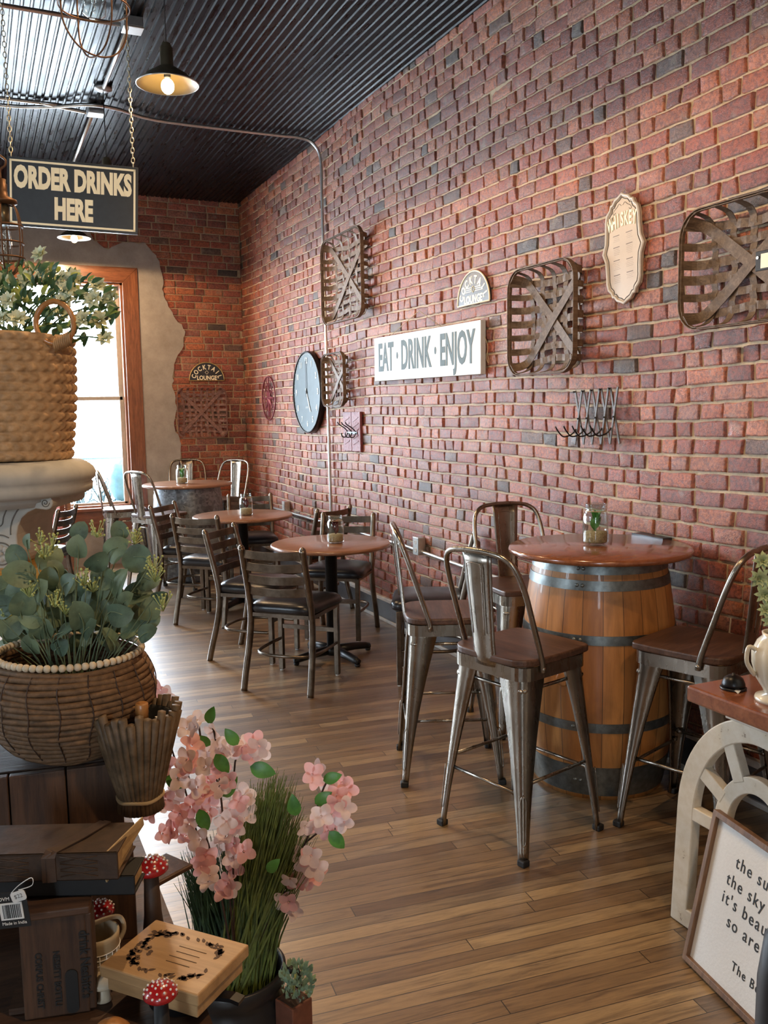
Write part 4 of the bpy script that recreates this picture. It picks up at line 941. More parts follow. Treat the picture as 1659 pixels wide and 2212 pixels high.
M['grass'] = plain('olive_grass', (.12, .16, .03), .6, 0, .5, 60)
M['grass2'] = plain('deep_green_grass', (.03, .075, .03), .6, 0, .5, 60)
M['crock'] = plain('black_stoneware', (.016, .016, .017), .38, 0, .3, 15)
M['reed'] = plain('brown_reed', (.12, .075, .038), .6, 0, .5, 60, .4, .002)
M['leather'] = plain('brown_leather', (.050, .026, .013), .6, 0, .35, 50, .5, .002)  # leather colour also darkened in place of the corner's shade
M['strap'] = plain('leather_strap', (.06, .032, .018), .55, 0, .3, 40)
M['paper'] = plain('deckled_paper', (.45, .31, .15), .8, 0, .2, 80)
M['redcap'] = plain('red_toadstool_glaze', (.36, .012, .014), .25, 0, .2, 20, coat=.4)
M['white'] = plain('white_enamel_dot', (.80, .78, .74), .5)
M['pine'] = wood('light_pine', (.33, .19, .08), (.46, .28, .13), (.54, .35, .17), axis=0, rough=.45, bump=.1, dark=.8)
M['burn'] = plain('burnt_engraving', (.09, .045, .02), .7)
M['honey'] = wood('turned_honey_wood', (.36, .15, .04), (.48, .22, .07), axis=2, rough=.35, coat=.3, dark=.8)
M['amber'] = wood('amber_wood', (.42, .20, .03), (.60, .32, .06), axis=0, rough=.4, dark=.85)
def leafmesh(mb, c, L, Wd, d, nrm, curl=.15, n=6, mi=0, shape=0):
    c, d, nrm = Vector(c), Vector(d).normalized(), Vector(nrm); nrm = (nrm - d*nrm.dot(d)).normalized(); s = d.cross(nrm); V = []; F = []
    for i in range(n+1):
        t = i/n; w = Wd/2*((sin(pi*t**.8)**.75 if shape == 0 else math.sqrt(max(0, 1-(2*t**.85-1)**2))**(.9 if shape == 1 else 1.1)) if 0 < t < 1 else (.25 if shape == 1 else .03)); p = c + d*(t-.5)*L + nrm*(-curl*L*(2*t-1)**2*.5)
        V += [p - s*w + nrm*w*.25, p, p + s*w + nrm*w*.25]
    for i in range(n):
        a = i*3; F += [(a, a+1, a+4, a+3), (a+1, a+2, a+5, a+4)]
    mb.add(V, F, mi, True)
# --- stone pedestal with scroll corbel
pc = Vector((.022, 2.071, 0)); r = empty('stone_pedestal', (pc.x, pc.y, 1.244), math.atan2(SIDE.y, SIDE.x), label='weathered white stone pedestal with scrolls and a carved rosette, under the seagrass basket', cat='pedestal')
MB().lathe([(1e-5, .211), (.185, .211), (.198, .206), (.211, .196), (.216, .184), (.213, .172), (.206, .166), (.209, .160), (.207, .148), (.197, .142), (.176, .138), (.176, .133), (.168, .130), (.165, .122), (1e-5, .122)], 72, cap=False).build('moulded_slab', M['stone'], r)
def hp(dx, y): return (dx*.000987, .146-(y-1062)*.000987)
half = [(0, 1055), (168, 1055)] + [(155+15*cos(a), 1077+15*sin(a)) for a in [-.9+.35*k for k in range(9)]] + [(134, 1089), (118, 1096), (104, 1108), (96, 1124), (92, 1142), (92, 1158)] + [(58+37*cos(a), 1181+37*sin(a)) for a in [-.35+.28*k for k in range(11)]] + [(16, 1190), (0, 1192)]
P = [hp(*q) for q in half]; P = P + [(-x, y) for x, y in reversed(P[1:-1])]
MB().prism(P, .20, basis((0, .10, 0), (1, 0, 0), (0, 0, 1), (0, -1, 0))).build('scroll_body', M['stone'], r, bevel=.003)
def line(mb, pts, rad=.0014): mb.tube(spline([(hp(*q)[0], -.1005, hp(*q)[1]) for q in pts], 5), rad, 5)
mb = MB()
for sg in (-1, 1):
    S = lambda L: [(sg*a, b) for a, b in L]
    line(mb, S([(0, 1068), (60, 1068), (96, 1066), (80, 1082), (68, 1104), (62, 1122), (40, 1124), (22, 1130), (0, 1132)])); line(mb, S([(150, 1066), (122, 1070), (104, 1084), (90, 1102), (82, 1122), (80, 1142)]))
    line(mb, S([(26, 1176), (34, 1152), (58, 1142), (76, 1148)])); line(mb, [(sg*(155+(9-q*.7)*cos(q*.9)), 1077+(9-q*.7)*sin(q*.9)) for q in range(12)], .001)
    line(mb, [(sg*(58+23*cos(q*.524)), 1181+23*sin(q*.524)) for q in range(13)], .0016)
mb.build('carved_lines', M['groove'], r)
for sg in (-1, 1):
    mb = MB(); cx, cz = hp(sg*58, 1181)
    for k in range(8):
        a = k*pi/4; mb.ball((cx+.012*cos(a), -.101, cz+.012*sin(a)), .0062, 10, 6, sy=.45)
    mb.ball((cx, -.102, cz), .004, 10, 6); mb.build('rosette', M['stone'], r)
mb = MB(); st = empty('amber_shelf_unit', (-.16, 2.13, 0), label='amber wooden shelf unit standing under the stone pedestal', cat='shelf')
MB().box((0, 0, 1.228), (.56, .42, .030)).build('top_board', M['amber'], st, bevel=.003)
for x in (-.26, .26): MB().box((x, 0, .606), (.03, .40, 1.212)).build('side_board', M['amber'], st)
for z in (.3, .75): MB().box((0, 0, z), (.49, .38, .025)).build('shelf', M['amber'], st)
# --- seagrass basket
bc = Vector((.055, 2.12, 1.456)); r = empty('seagrass_basket', bc, label='braided tan seagrass basket with ring handles on the stone pedestal', cat='basket')
def braid(R0, R1, H, rows, n=260, per=40, amp=.0048):
    V = []; F = []; sub = 6; N = rows*sub
    for j in range(N+1):
        t = j/N; ft = (j % sub)/sub; row = j//sub; R = R0+(R1-R0)*t + .006*math.sqrt(max(0, sin(pi*ft))) + .006*sin(t*pi)
        for k in range(n):
            a = 2*pi*k/n; ph = a*per + row*1.3; tri = abs(ft-.5)*2
            R2 = R + amp*.7*abs(sin(ph*.5 + tri*1.9)) + .0012*noise.noise(Vector((a*9, t*8, 0)))
            V.append((R2*cos(a), R2*sin(a), H*t + .0015*sin(a*3+row)))
    F = [(j*n+k, j*n+(k+1) % n, (j+1)*n+(k+1) % n, (j+1)*n+k) for j in range(N) for k in range(n)]
    b = len(V)
    for R, z in ((R1-.006, H), (R1-.012, H*.9), (R0-.008, .01)): V += [(R*cos(2*pi*k/n), R*sin(2*pi*k/n), z) for k in range(n)]
    F += [(N*n+k, N*n+(k+1) % n, b+(k+1) % n, b+k) for k in range(n)] + [(b+q*n+k, b+q*n+(k+1) % n, b+(q+1)*n+(k+1) % n, b+(q+1)*n+k) for q in range(2) for k in range(n)] + [tuple(b+2*n+k for k in range(n)), tuple(range(n-1, -1, -1))]
    return V, F
mb = MB(); V, F = braid(.134, .152, .265, 13); mb.add(V, F, 0, True); mb.build('braided_body', M['seagrass'], r)
hc = at(118, 697, 1.84) - bc; hm = MB(); hm.tube([hc + SIDE*cos(2*pi*k/36)*.039 + Vector((0, 0, sin(2*pi*k/36)*.043)) + FACE*(.004*sin(4*pi*k/36)) for k in range(36)], .0058, 8, closed=True); hm.build('ring_handle', M['honey'], r)
hm = MB()
for k in range(9): q = hc + SIDE*(.030-.004*k)*1 + Vector((0, 0, -.030-.0018*k)); hm.tube([q+Vector((0, 0, .012)), q+FACE*.007, q-Vector((0, 0, .016)), q-FACE*.009], .0022, 5, closed=True)
hm.build('handle_binding', M['seagrass'], r)
# --- ivory blossom arrangement in it
fl = empty('ivory_flower_bush', (.06, 2.12, 1.50), label='ivory blossoms and small green leaves filling the seagrass basket', cat='flowers'); fo = Vector(fl.location)
rr = random.Random(21)
def dahlia():
    mb = MB()
    for ring, (n, L, el) in enumerate(((7, .021, .35), (7, .018, .75), (5, .013, 1.15))):
        for k in range(n):
            a = 2*pi*(k+ring*.5)/n; d = Vector((cos(a)*cos(el), sin(a)*cos(el), sin(el))); leafmesh(mb, d*L*.55, L, L*.62, d, Vector((0, 0, 1)) if el < 1 else -Vector((cos(a), sin(a), 0)), .25, 4)
    return mb
proto = None
for (x, y, D) in [(88, 551, 1.95), (94, 592, 1.92), (140, 606, 1.9), (146, 628, 1.86), (142, 650, 1.85), (160, 600, 1.95), (211, 618, 1.9), (243, 645, 1.93), (202, 648, 1.88), (179, 691, 1.85), (214, 692, 1.93), (39, 691, 1.82), (3, 691, 1.84), (131, 680, 1.95), (228, 733, 1.95), (59, 606, 1.95), (6, 612, 1.9), (-40, 640, 1.9), (-60, 700, 1.9), (20, 650, 1.82)]:
    if proto is None: proto = dahlia().build('blossom', M['ivory'], fl, fix=False); o = proto
    else: o = proto.copy(); COL.objects.link(o); o.parent = fl
    o.location = at(x, y, D) - fo; q = (FACE + Vector((rr.uniform(-.5, .5), rr.uniform(-.5, .5), rr.uniform(.1, .8)))).to_track_quat('Z', 'Y'); o.rotation_mode = 'QUATERNION'; o.rotation_quaternion = q
    s = rr.uniform(.95, 1.2); o.scale = (s, s, s)
root = Vector((.06, 2.12, 1.66)) - fo
for nm, mt, cnt, sd in (('leaves', M['foliage'], 520, 1), ('young_leaves', M['foliage2'], 150, 2)):
    mb = MB(); r2 = random.Random(sd)
    for i in range(cnt):
        while True:
            x, y = r2.uniform(-150, 255), r2.uniform(555, 740)
            if ((x-40)/215)**2 + ((y-665)/100)**2 < 1 and not (x > 165 and y > 712 and r2.random() < .8): break
        D = r2.uniform(1.83, 2.12)
        c = at(x, y, D) - fo; d = (c-root).normalized() + Vector((r2.uniform(-.9, .9), r2.uniform(-.9, .9), r2.uniform(-.6, .9))); L = r2.uniform(.020, .034)
        leafmesh(mb, c, L, L*.42, d, Vector((r2.uniform(-.4, .4), -.6, r2.uniform(.2, 1))), .2, 4)
    mb.build(nm, mt, fl, fix=False)
mb = MB()
for (x, y) in [(88, 560), (140, 610), (211, 620), (245, 650), (228, 730), (20, 600), (-60, 640), (160, 600), (100, 640), (200, 690)]:
    e = at(x, y, 1.95) - fo; mb.tube(spline([root-Vector((0, 0, .15)), root*.6+e*.4+Vector((0, 0, .02)), e], 5), .0018, 5)
mb.build('stems', M['foliage'], fl)
# --- caged lamps hung at the left
def cage_lamp(c, rc, hc_, label, bulb_r, bulb_h, rings, nw, hook):
    r = empty('cage_lamp', c, label=label, cat='hanging lamp'); rust = plain('rusty_wire', (.14, .07, .035), .5, .7, .3, 40)
    for k in range(nw):
        a = k*pi/nw + .35; P = [(rc*.35, hc_), (rc*.75, hc_*.97), (rc*.98, hc_*.75), (rc, hc_*.5), (rc*.93, hc_*.25), (rc*.55, hc_*.06), (0, 0)]
        Q = [(p*cos(a), p*sin(a), z) for p, z in P] + [(-p*cos(a), -p*sin(a), z) for p, z in reversed(P[:-1])]
        MB().tube(spline(Q, 4), .0021, 6).build('cage_wire', rust, r)
    for f, z in rings: MB().tube([(rc*f*cos(2*pi*i/32), rc*f*sin(2*pi*i/32), z*hc_) for i in range(32)], .0021, 6, closed=True).build('cage_ring', rust, r)
    MB().lathe([(rc*.42, hc_), (rc*.80, hc_+.003), (rc*.78, hc_+.010), (rc*.35, hc_+.018), (.012, hc_+.030), (.010, hc_+.055), (1e-5, hc_+.056)], 28, cap=False).build('cap', rust, r)
    MB().lathe([(.013, hc_-.045), (.014, hc_)], 16).build('socket', M['enamel'], r)
    MB().lathe([(.012, hc_-.045), (bulb_r*.9, hc_-.065), (bulb_r, hc_-.045-bulb_h*.5), (bulb_r*.9, hc_-.045-bulb_h*.9), (bulb_r*.4, hc_-.045-bulb_h), (1e-5, hc_-.046-bulb_h)], 24, cap=False).build('clear_bulb', M['jar'], r)
    mb = MB(); mb.tube([(.004*cos(i*1.5), .004*sin(i*1.5), hc_-.055-bulb_h*.75*i/16) for i in range(17)], .0007, 4); mb.build('filament', M['conduit'], r)
    if hook:
        z = hc_+.055; MB().tube(spline([(0, 0, z), (0, 0, z+.02), (.010, 0, z+.030), (.012, 0, z+.042), (0, 0, z+.052), (-.010, 0, z+.062), (-.008, 0, z+.075), (0, 0, z+.082)], 4), .0026, 6).build('hook', rust, r); z += .08
        MB().tube([(0, 0, z), (0, 0, ZC-c[2])], .0025, 6).build('cord', M['cord'], r)
    else: MB().tube([(0, 0, hc_+.05), (0, 0, ZC-c[2])], .003, 6).build('cord', M['cord'], r)
cage_lamp((.086, 2.22, 1.865), .040, .155, 'rusty wire cage lamp with a clear tube bulb hanging at the left edge', .0150, .085, ((1.0, .46), (1.0, .25), (1.0, .70)), 3, True)
cage_lamp((.300, 2.18, 2.352), .079, .20, 'large rusty wire cage lamp cut by the top edge of the photo', .028, .075, ((.98, .52),), 2, False)
# --- wooden crate with the rope basket
zt = 1.045; P0, P1 = onz(0, 1600, zt), onz(262, 1648, zt); v = Vector((P1.x, P1.y, 0)).normalized(); u = Vector((v.y, -v.x, 0))
cw, cd, chh = .46, .27, .205; org = P1 - u*cw/2 + v*cd/2
r = empty('wooden_crate', (org.x, org.y, .84), math.atan2(u.y, u.x), label='dark upright-planked wooden crate under the rope basket', cat='crate')
for i in range(6): MB().box((-cw/2+(i+.5)*cw/6, -cd/2+.007, chh/2), (cw/6-.002, .014, chh)).build('plank', M['crate'], r, bevel=.0015)
for i in range(4): MB().box((cw/2-.007, -cd/2+.014+(i+.5)*(cd-.014)/4, chh/2), (.014, (cd-.014)/4-.002, chh)).build('plank', M['crate'], r, bevel=.0015)
MB().box((0, .007, chh-.006), (cw-.03, cd-.03, .012)).build('top_board', M['cratex'], r); MB().box((-cw/2+.01, .01, chh/2-.01), (.014, cd-.04, chh-.03)).box((0, cd/2-.01, chh/2-.01), (cw-.03, .014, chh-.03)).build('frame', M['cratex'], r)
bp = onz(158, 1617, zt+.001); r = empty('rope_basket', bp, label='coiled brown rope basket with a pale bead rim, on the wooden crate', cat='basket'); r.rotation_euler = (radians(0), radians(1.5), .3)
mb = MB(); prof = [(.070, .006), (.083, .013), (.094, .024), (.103, .036), (.110, .048), (.1155, .060), (.119, .072), (.1205, .084), (.1205, .096), (.119, .108), (.115, .120), (.110, .131), (.104, .141)]
prof = [(p.x, p.y) for p in spline([(a, b, 0) for a, b in prof], 6)][::4]
for i, (R, z) in enumerate(prof): mb.tube([((R+.0012*sin(a*.8+i*2))*cos(a*2*pi/72), (R+.0012*sin(a*.8+i*2))*sin(a*2*pi/72), z+.0012*sin(a*.35+i)) for a in range(72)], .0047, 8, closed=True)
mb.lathe([(1e-5, .003), (.07, .003)], 40, cap=False); mb.build('coiled_rope', M['rope'], r)
mb = MB()
for k in range(18):
    a = 2*pi*k/18; mb.tube([((R+.0052)*cos(a+.02*sin(z*90)), (R+.0052)*sin(a+.02*sin(z*90)), z) for R, z in prof], .0009, 4)
mb.build('stitching', M['twig'], r)
mb = MB()
for k in range(64): a = 2*pi*k/64; mb.ball((.104*cos(a), .104*sin(a), .1525), .0056, 8, 6)
mb.build('bead_rim', M['bead'], r)
# --- eucalyptus
r = empty('eucalyptus_arrangement', (bp.x, bp.y, zt+.05), label='grey-green eucalyptus stems with yellow seed sprays in the rope basket', cat='plant'); eo = Vector(r.location); rr = random.Random(5)
EL = [(172, 1147, 22), (168, 1182, 27), (258, 1146, 22), (250, 1187, 32), (294, 1206, 36), (108, 1206, 31), (209, 1214, 28), (222, 1246, 30), (146, 1262, 27), (258, 1262, 36), (320, 1254, 26), (41, 1241, 36), (14, 1272, 40), (49, 1306, 32), (172, 1330, 34), (216, 1320, 31), (296, 1284, 33), (322, 1317, 27), (258, 1328, 31), (22, 1347, 34), (135, 1368, 30), (173, 1385, 24), (236, 1380, 28), (285, 1360, 28), (317, 1368, 24), (68, 1393, 26), (130, 1398, 22), (89, 1360, 29), (104, 1250, 25), (27, 1377, 26), (190, 1358, 26), (117, 1333, 24), (141, 1290, 26), (212, 1273, 28), (325, 1340, 22), (68, 1330, 30), (10, 1310, 30), (84, 1275, 28), (118, 1228, 22), (5, 1405, 26), (240, 1350, 26), (270, 1300, 26), (190, 1300, 26), (160, 1350, 24), (35, 1200, 26), (60, 1170, 18), (345, 1290, 20)]
mbs = {0: MB(), 1: MB()}; base = Vector((0, 0, .03))
stems = MB()
for i, (x, y, s) in enumerate(EL):
    D = rr.uniform(1.27, 1.42); c = at(x, y, D) - eo; L = s*2*D/1925*1.02; up = (c-base).normalized(); d = up + SIDE*rr.uniform(-1.1, 1.1) + Vector((0, 0, rr.uniform(-.7, .5)))
    leafmesh(mbs[i % 2], c, L, L*.86, d, FACE+Vector((rr.uniform(-.7, .7), rr.uniform(-.7, .7), rr.uniform(-.2, .9))), .22, 10, 0, 2)
    stems.tube(spline([base+Vector((c.x*.25, c.y*.25, 0)), base*.5+c*.5+Vector((0, 0, -.01)), c-d.normalized()*L*.5, c+d.normalized()*L*.1], 4), .0009, 5)
for i in range(130):
    a = rr.uniform(0, 2*pi); q = math.sqrt(rr.random()); x, y = 165+155*q*cos(a), 1320+85*q*sin(a); D = rr.uniform(1.36, 1.52); c = at(x, y, D) - eo; L = rr.uniform(.03, .045)
    leafmesh(mbs[i % 2], c, L, L*.85, (c-base)+Vector((rr.uniform(-.12, .12), rr.uniform(-.12, .12), rr.uniform(-.1, .1))), FACE+Vector((rr.uniform(-.9, .9), rr.uniform(-.9, .9), rr.uniform(-.3, .8))), .2, 8, 0, 2)
mbs[0].build('leaves', M['euc'], r, fix=False); mbs[1].build('pale_leaves', M['euc2'], r, fix=False); stems.build('stems', M['euc2'], r)
for (x, y) in [(85, 1160), (112, 1172), (208, 1143), (290, 1158), (332, 1218), (180, 1248), (62, 1272), (118, 1295), (200, 1262), (10, 1322), (352, 1302), (95, 1190), (140, 1310), (335, 1240)]:
    mb = MB(); D = rr.uniform(1.25, 1.35); c = at(x, y, D) - eo
    for k in range(16):
        p = c + Vector((rr.uniform(-1, 1), rr.uniform(-1, 1), rr.uniform(-.7, 1)))*.013; mb.ball(p, .0019, 6, 4); mb.tube([c-Vector((0, 0, .012)), p], .0006, 4)
    mb.build('seed_spray', M['seed'], r)
# --- display table, front crate, journals
dt = empty('display_table', (-.02, 1.22, 0), label='low dark display table carrying the crates at the lower left', cat='table')
MB().box((-.10, 0, .825), (.66, .86, .03)).build('table_top', M['cratex'], dt)
for x in (-.38, .18):
    for y in (-.38, .38): MB().box((x, y, .405), (.05, .05, .81)).build('leg', M['cratex'], dt)
zc = .975; A0, A1 = onz(38, 1975, zc), onz(183, 1957, zc); u = (A1-A0).normalized(); v = Vector((-u.y, u.x, 0)); v = v if v.dot(FACE) < 0 else -v; cl = (A1-A0).length
r = empty('bottle_crate', ((A0.x+A1.x)/2, (A0.y+A1.y)/2, .841), math.atan2(u.y, u.x), label='old stamped wooden bottle crate standing on end under the leather journal', cat='crate'); hh = zc-.841
ep = MB().box((0, .006, hh/2), (cl, .012, hh)).build('end_panel', M['crate'], r, bevel=.002)
MB().box((0, .011, hh-.004), (cl+.012, .030, .010)).build('top_cleat', M['cratex'], r, bevel=.002); MB().box((cl/2+.003, .014, hh/2-.003), (.008, .028, hh-.012)).build('edge_slat', M['crate'], r, bevel=.002)
MB().box((.012+cl/2, .15, hh/2), (.066, .010, hh)).build('back_panel', M['crate'], r); MB().box((.0, .085, hh-.006), (cl-.004, .14, .008)).build('side_panel', M['cratex'], r); MB().box((-.02, .10, .004), (cl, .17, .008)).build('bottom_panel', M['cratex'], r)
T = lambda x, z: basis((x, -.0008, z), (0, 0, -1), (1, 0, 0), (0, -1, 0))
text('stamped_text', 'NESBITT BOTTLI', .0105, M['black_ink'], ep, T(.008-.006, hh*.36), xs=.9, weight=.0003, ext=.0003); text('stamped_text', 'CORPUS CHRIST', .0105, M['black_ink'], ep, T(-.012-.006, hh*.36), xs=.9, weight=.0003, ext=.0003)
text('stamped_text', "drink Nesbitt's", .016, M['black_ink'], ep, T(.034, hh*.46), xs=.9, weight=.0004, ext=.0003)
MB().prism(rrect(.014, .055, .0065, 4), .002, basis((.018, .0002, .030), (1, 0, 0), (0, 0, 1), (0, -1, 0))).build('hand_slot', M['black_ink'], ep)
def book(name, zb, t, q, label, cov, cat='book'):   # q: front-left, front-right, back-right pixels on the top face
    zz = zb+t; a, b, c = onz(*q[0], zz), onz(*q[1], zz), onz(*q[2], zz); u = (b-a).normalized(); v = Vector((-u.y, u.x, 0)); v = v if v.dot(FACE) < 0 else -v
    w = (b-a).length; d = abs((c-b).dot(v)); o = (a+b)/2 + v*d/2
    r = empty(name, (o.x, o.y, zb), math.atan2(u.y, u.x), label=label, cat=cat)
    MB().box((0, 0, t-.0015), (w, d, .003)).box((0, 0, .0015), (w, d, .003)).box((0, -d/2+.002, t/2), (w, .004, t)).build('cover', cov, r, bevel=.0012)
    MB().box((0, .004, t/2), (w-.008, d-.010, t-.007)).build('page_block', M['paper'], r)
    return r, w, d
b1, w1, d1 = book('black_journal', zc+.001, .024, ((-60, 1900), (290, 1893), (318, 1850)), 'flat black journal lying under the brown leather journal', M['cord'])
b2, w2, d2 = book('leather_journal', zc+.026, .034, ((-70, 1850), (253, 1842), (300, 1775)), 'brown leather journal with crossed lacing and a strap, on top of the black journal', M['leather'])
for cx in (-w2*.22, w2*.24):
    mb = MB()
    for k in range(3):
        z = .006+k*.009; mb.tube([(cx-.022, -d2/2-.001, z), (cx+.022, -d2/2-.001, z+.007)], .0006, 4).tube([(cx+.022, -d2/2-.001, z), (cx-.022, -d2/2-.001, z+.007)], .0006, 4)
    mb.build('lacing', M['strap'], b2)
for q in (0, .006):
    MB().ribbon([(.004+q, -d2/2-.0015, .0), (.004+q, -d2/2-.0022, .030), (.006+q, -d2/2+.004, .0355), (.030+q, 0, .0365), (.048+q, d2/2, .0355)], (1, .2, 0), .010, .0016).build('strap', M['strap'], b2)
mb = MB(); e = w2/2; mb.add([(e-.014, -d2/2+.002, -.004), (e+.012, d2/2, .030), (e+.011, d2/2, .040), (e-.012, -d2/2+.004, .034), (e-.017, -d2/2, .012)], [(0, 1, 2, 3, 4)]); fl_ = mb.build('leather_flap', M['paper'], b2, fix=False); md = fl_.modifiers.new('t', 'SOLIDIFY'); md.thickness = .002
tc = at(31, 1965, 1.0); r = empty('price_tag', tc, label='black swing tag with barcode reading Made in India, hanging from the journals', cat='tag'); r.matrix_world = basis(tc, SIDE, Vector((0, 0, 1)), FACE) @ Matrix.Rotation(radians(6), 4, 'Z')
MB().box((-.004, 0, 0), (.040, .042, .0008)).build('card', M['black_ink'], r); MB().box((-.003, -.001, .0008), (.026, .020, .0006)).build('barcode_label', M['white'], r)
mb = MB(); rb = random.Random(2); x = -.0125
while x < .007: w = rb.choice((.0004, .0008, .0012)); mb.box((x+w/2, -.001, .0013), (w, .016, .0002)); x += w+rb.choice((.0004, .0008))
mb.build('bars', M['black_ink'], r); text('tag_text', 'Made in India', .0052, M['white'], r, Matrix.Translation((-.002, -.0155, .0006)), ext=.0002); text('tag_text', 'PDVM', .0060, M['white'], r, Matrix.Translation((-.011, .0135, .0006)), ext=.0002)
MB().prism(rrect(.017, .012, .003, 3), .0006, Matrix.Translation((.008, .016, .0012)) @ Matrix.Rotation(.2, 4, 'Z')).build('price_sticker', M['white'], r); text('price', '$22', .0065, M['groove'], r, Matrix.Translation((.008, .016, .0019)) @ Matrix.Rotation(.2, 4, 'Z'), ext=.0001)
MB().tube(spline([(.0, .020, .001), (.012, .030, .004), (.030, .040, .010), (.028, .030, .008), (.010, .024, .003)], 5), .0005, 4).build('string', M['white'], r)
# --- reed vase with corks
rv = onz(306, 1768, zc+.002); rv = CAM + (rv-CAM)*1.03; rv.z = .976; r = empty('reed_vase', rv, label='flared vase of bundled brown reeds holding corked bottles, behind the journals', cat='vase')
n = 34
for k in range(n):
    a = 2*pi*k/n; P = [(.030, 0), (.028, .02), (.036, .05), (.048, .10), (.060, .152+.006*sin(k*2.3))]
    if k % 1 == 0: MB().tube([(R*cos(a), R*sin(a), z) for R, z in P], [.0046, .0040, .0046, .0055, .0064], 6).build('reed', M['reed'], r)
MB().lathe([(.024, .002), (.024, .03), (.042, .10), (.051, .14), (.047, .14), (.036, .10), (.018, .03), (1e-5, .03)], 28).build('liner', M['cord'], r)
MB().tube([(.0325*cos(2*pi*k/30), .0325*sin(2*pi*k/30), .020+.001*sin(k)) for k in range(30)], .0028, 6, closed=True).build('twine_band', M['jute'], r)
for i, (dx, dy, lb) in enumerate(((.006, -.012, 'bottle with a round cork stopper standing in the reed vase, nearest us'), (-.006, .014, 'second corked bottle leaning behind in the reed vase'))):
    q = empty('corked_bottle', rv + Vector((dx, dy, .032)), label=lb, cat='bottle'); MB().lathe([(.010, 0), (.011, .06), (.006, .085), (.006, .105)], 16).build('bottle_body', M['cord'], q); MB().lathe([(.009, .100), (.0095, .128), (.008, .130)], 16).build('cork', M['honey'], q)
q = MB().box((0, 0, .055), (.012, .003, .11)); tag(q.build('white_price_label', M['white'], loc=rv + Vector((.018, -.002, .028)), rot=(.1, .08, .4)), 'small white folded label poking out of the reed vase', 'label')
# --- toadstools, pail, recipe box
def toad(pos, R, H, label, cap, stem, dots, name='toadstool', fl=.62):
    r = empty(name, pos, label=label, cat='toadstool ornament'); MB().lathe([(R*.62, 0), (R*.50, H*.3), (R*.40, H)], 18).build('stem', stem, r)
    c = MB(); c.lathe([(R*.25, H-R*.05), (R*.9, H-R*.04), (R, H+R*.08), (R*.93, H+R*.32*fl*1.6), (R*.68, H+R*.72*fl*1.3), (R*.35, H+R*.95*fl*1.2), (1e-5, H+R*1.02*fl*1.2)], 28, cap=False); co = c.build('cap', cap, r)
    if dots:
        d = MB(); k = 0
        for row, nn in ((.25, 14), (.5, 11), (.75, 8), (.93, 4)):
            rad = R*math.cos(row*pi/2*.95); zz = H+R*.1+R*.92*fl*1.15*math.sin(row*pi/2)
            for i in range(nn): a = 2*pi*(i+.5*(k % 2))/nn; d.ball((rad*cos(a)*1.0, rad*sin(a)*1.0, zz), R*.075, 6, 4)
            k += 1
        d.build('white_dots', M['white'], co)
    return r
p = at(347, 2150, .95); toad((p.x, p.y, .841), .0185, p.z-.841, 'red toadstool with white dots in front of the engraved pine box', M['redcap'], M['cord'], True)
p = at(214, 1972, 1.16); toad((p.x, p.y, .850), .020, p.z-.850, 'red dotted toadstool standing behind the grid-patterned pail', M['redcap'], M['white'], True)
sb = at(345, 1885, 1.40); wb_ = empty('dark_wooden_box', (sb.x, sb.y, .841), .5, label='dark brown wooden box behind the recipe box, left of the crock', cat='box'); hb = sb.z-.841
MB().box((0, 0, hb/2), (.075, .06, hb)).build('box_body', M['crate'], wb_, bevel=.002)
MB().box((0, 0, hb+.003), (.080, .065, .006)).build('lid', M['cratex'], wb_, bevel=.001)
p = at(326, 1880, 1.22); toad((p.x, p.y, .841), .024, p.z-.841, 'red dotted toadstool with a thick brown stem, below the pink blossoms', M['redcap'], M['leather'], True)
p = at(236, 2178, 1.0); toad((p.x, p.y, .841), .024, .012, 'turned honey-wood toadstool lying low at the bottom left', M['honey'], M['honey'], False, 'wooden_toadstool')
p = at(225, 2165, 1.09); toad((p.x, p.y, .841), .017, max(.02, p.z-.841), 'small pale turned wood toadstool behind the honey one', M['bead'], M['bead'], False, 'wooden_toadstool')
p = at(214, 2112, 1.12); r = empty('ceramic_pail', (p.x, p.y, .850), .3, label='small beige ceramic pail with a white grid pattern and arched handle', cat='pail'); k = (p.z-.850)
H = .062+k; MB().lathe([(1e-5, 0), (.020, 0), (.025, H*.4), (.0275, H*.9), (.0275, H), (.0245, H), (.022, .01), (1e-5, .01)], 32, cap=False).build('body', plain('beige_glaze', (.36, .28, .17), .5, 0, .15, 30), r)
mb = MB()
for i in range(6): R = .0205+(.0275-.0205)*i/6; mb.tube([((R+.0012)*cos(2*pi*q/32), (R+.0012)*sin(2*pi*q/32), .006+i*H*.12) for q in range(32)], .0007, 4, closed=True)
for q in range(20): a = 2*pi*q/20; mb.tube([(.0215*cos(a), .0215*sin(a), .004), (.0272*cos(a), .0272*sin(a), H*.68)], .0007, 4)
mb.build('white_grid', M['white'], r); MB().tube(spline([(.027, 0, H*.55), (.036, 0, H*.8), (.030, 0, H*1.12), (0, 0, H*1.2), (-.030, 0, H*1.12), (-.036, 0, H*.8), (-.027, 0, H*.55)], 5), .003, 7).build('handle', plain('beige_handle', (.42, .35, .24), .5), r)
zb = .90; A, Bq, Cq = onz(304, 2072, zb), onz(454, 2131, zb), onz(538, 2040, zb); A2 = onz(337, 1985, zb); u = (Cq-A2); L = u.length; u.normalize(); v = Vector((-u.y, u.x, 0)); v = v if v.dot(FACE) < 0 else -v; wd_ = .105
o = Cq - u*L/2 - v*wd_/2
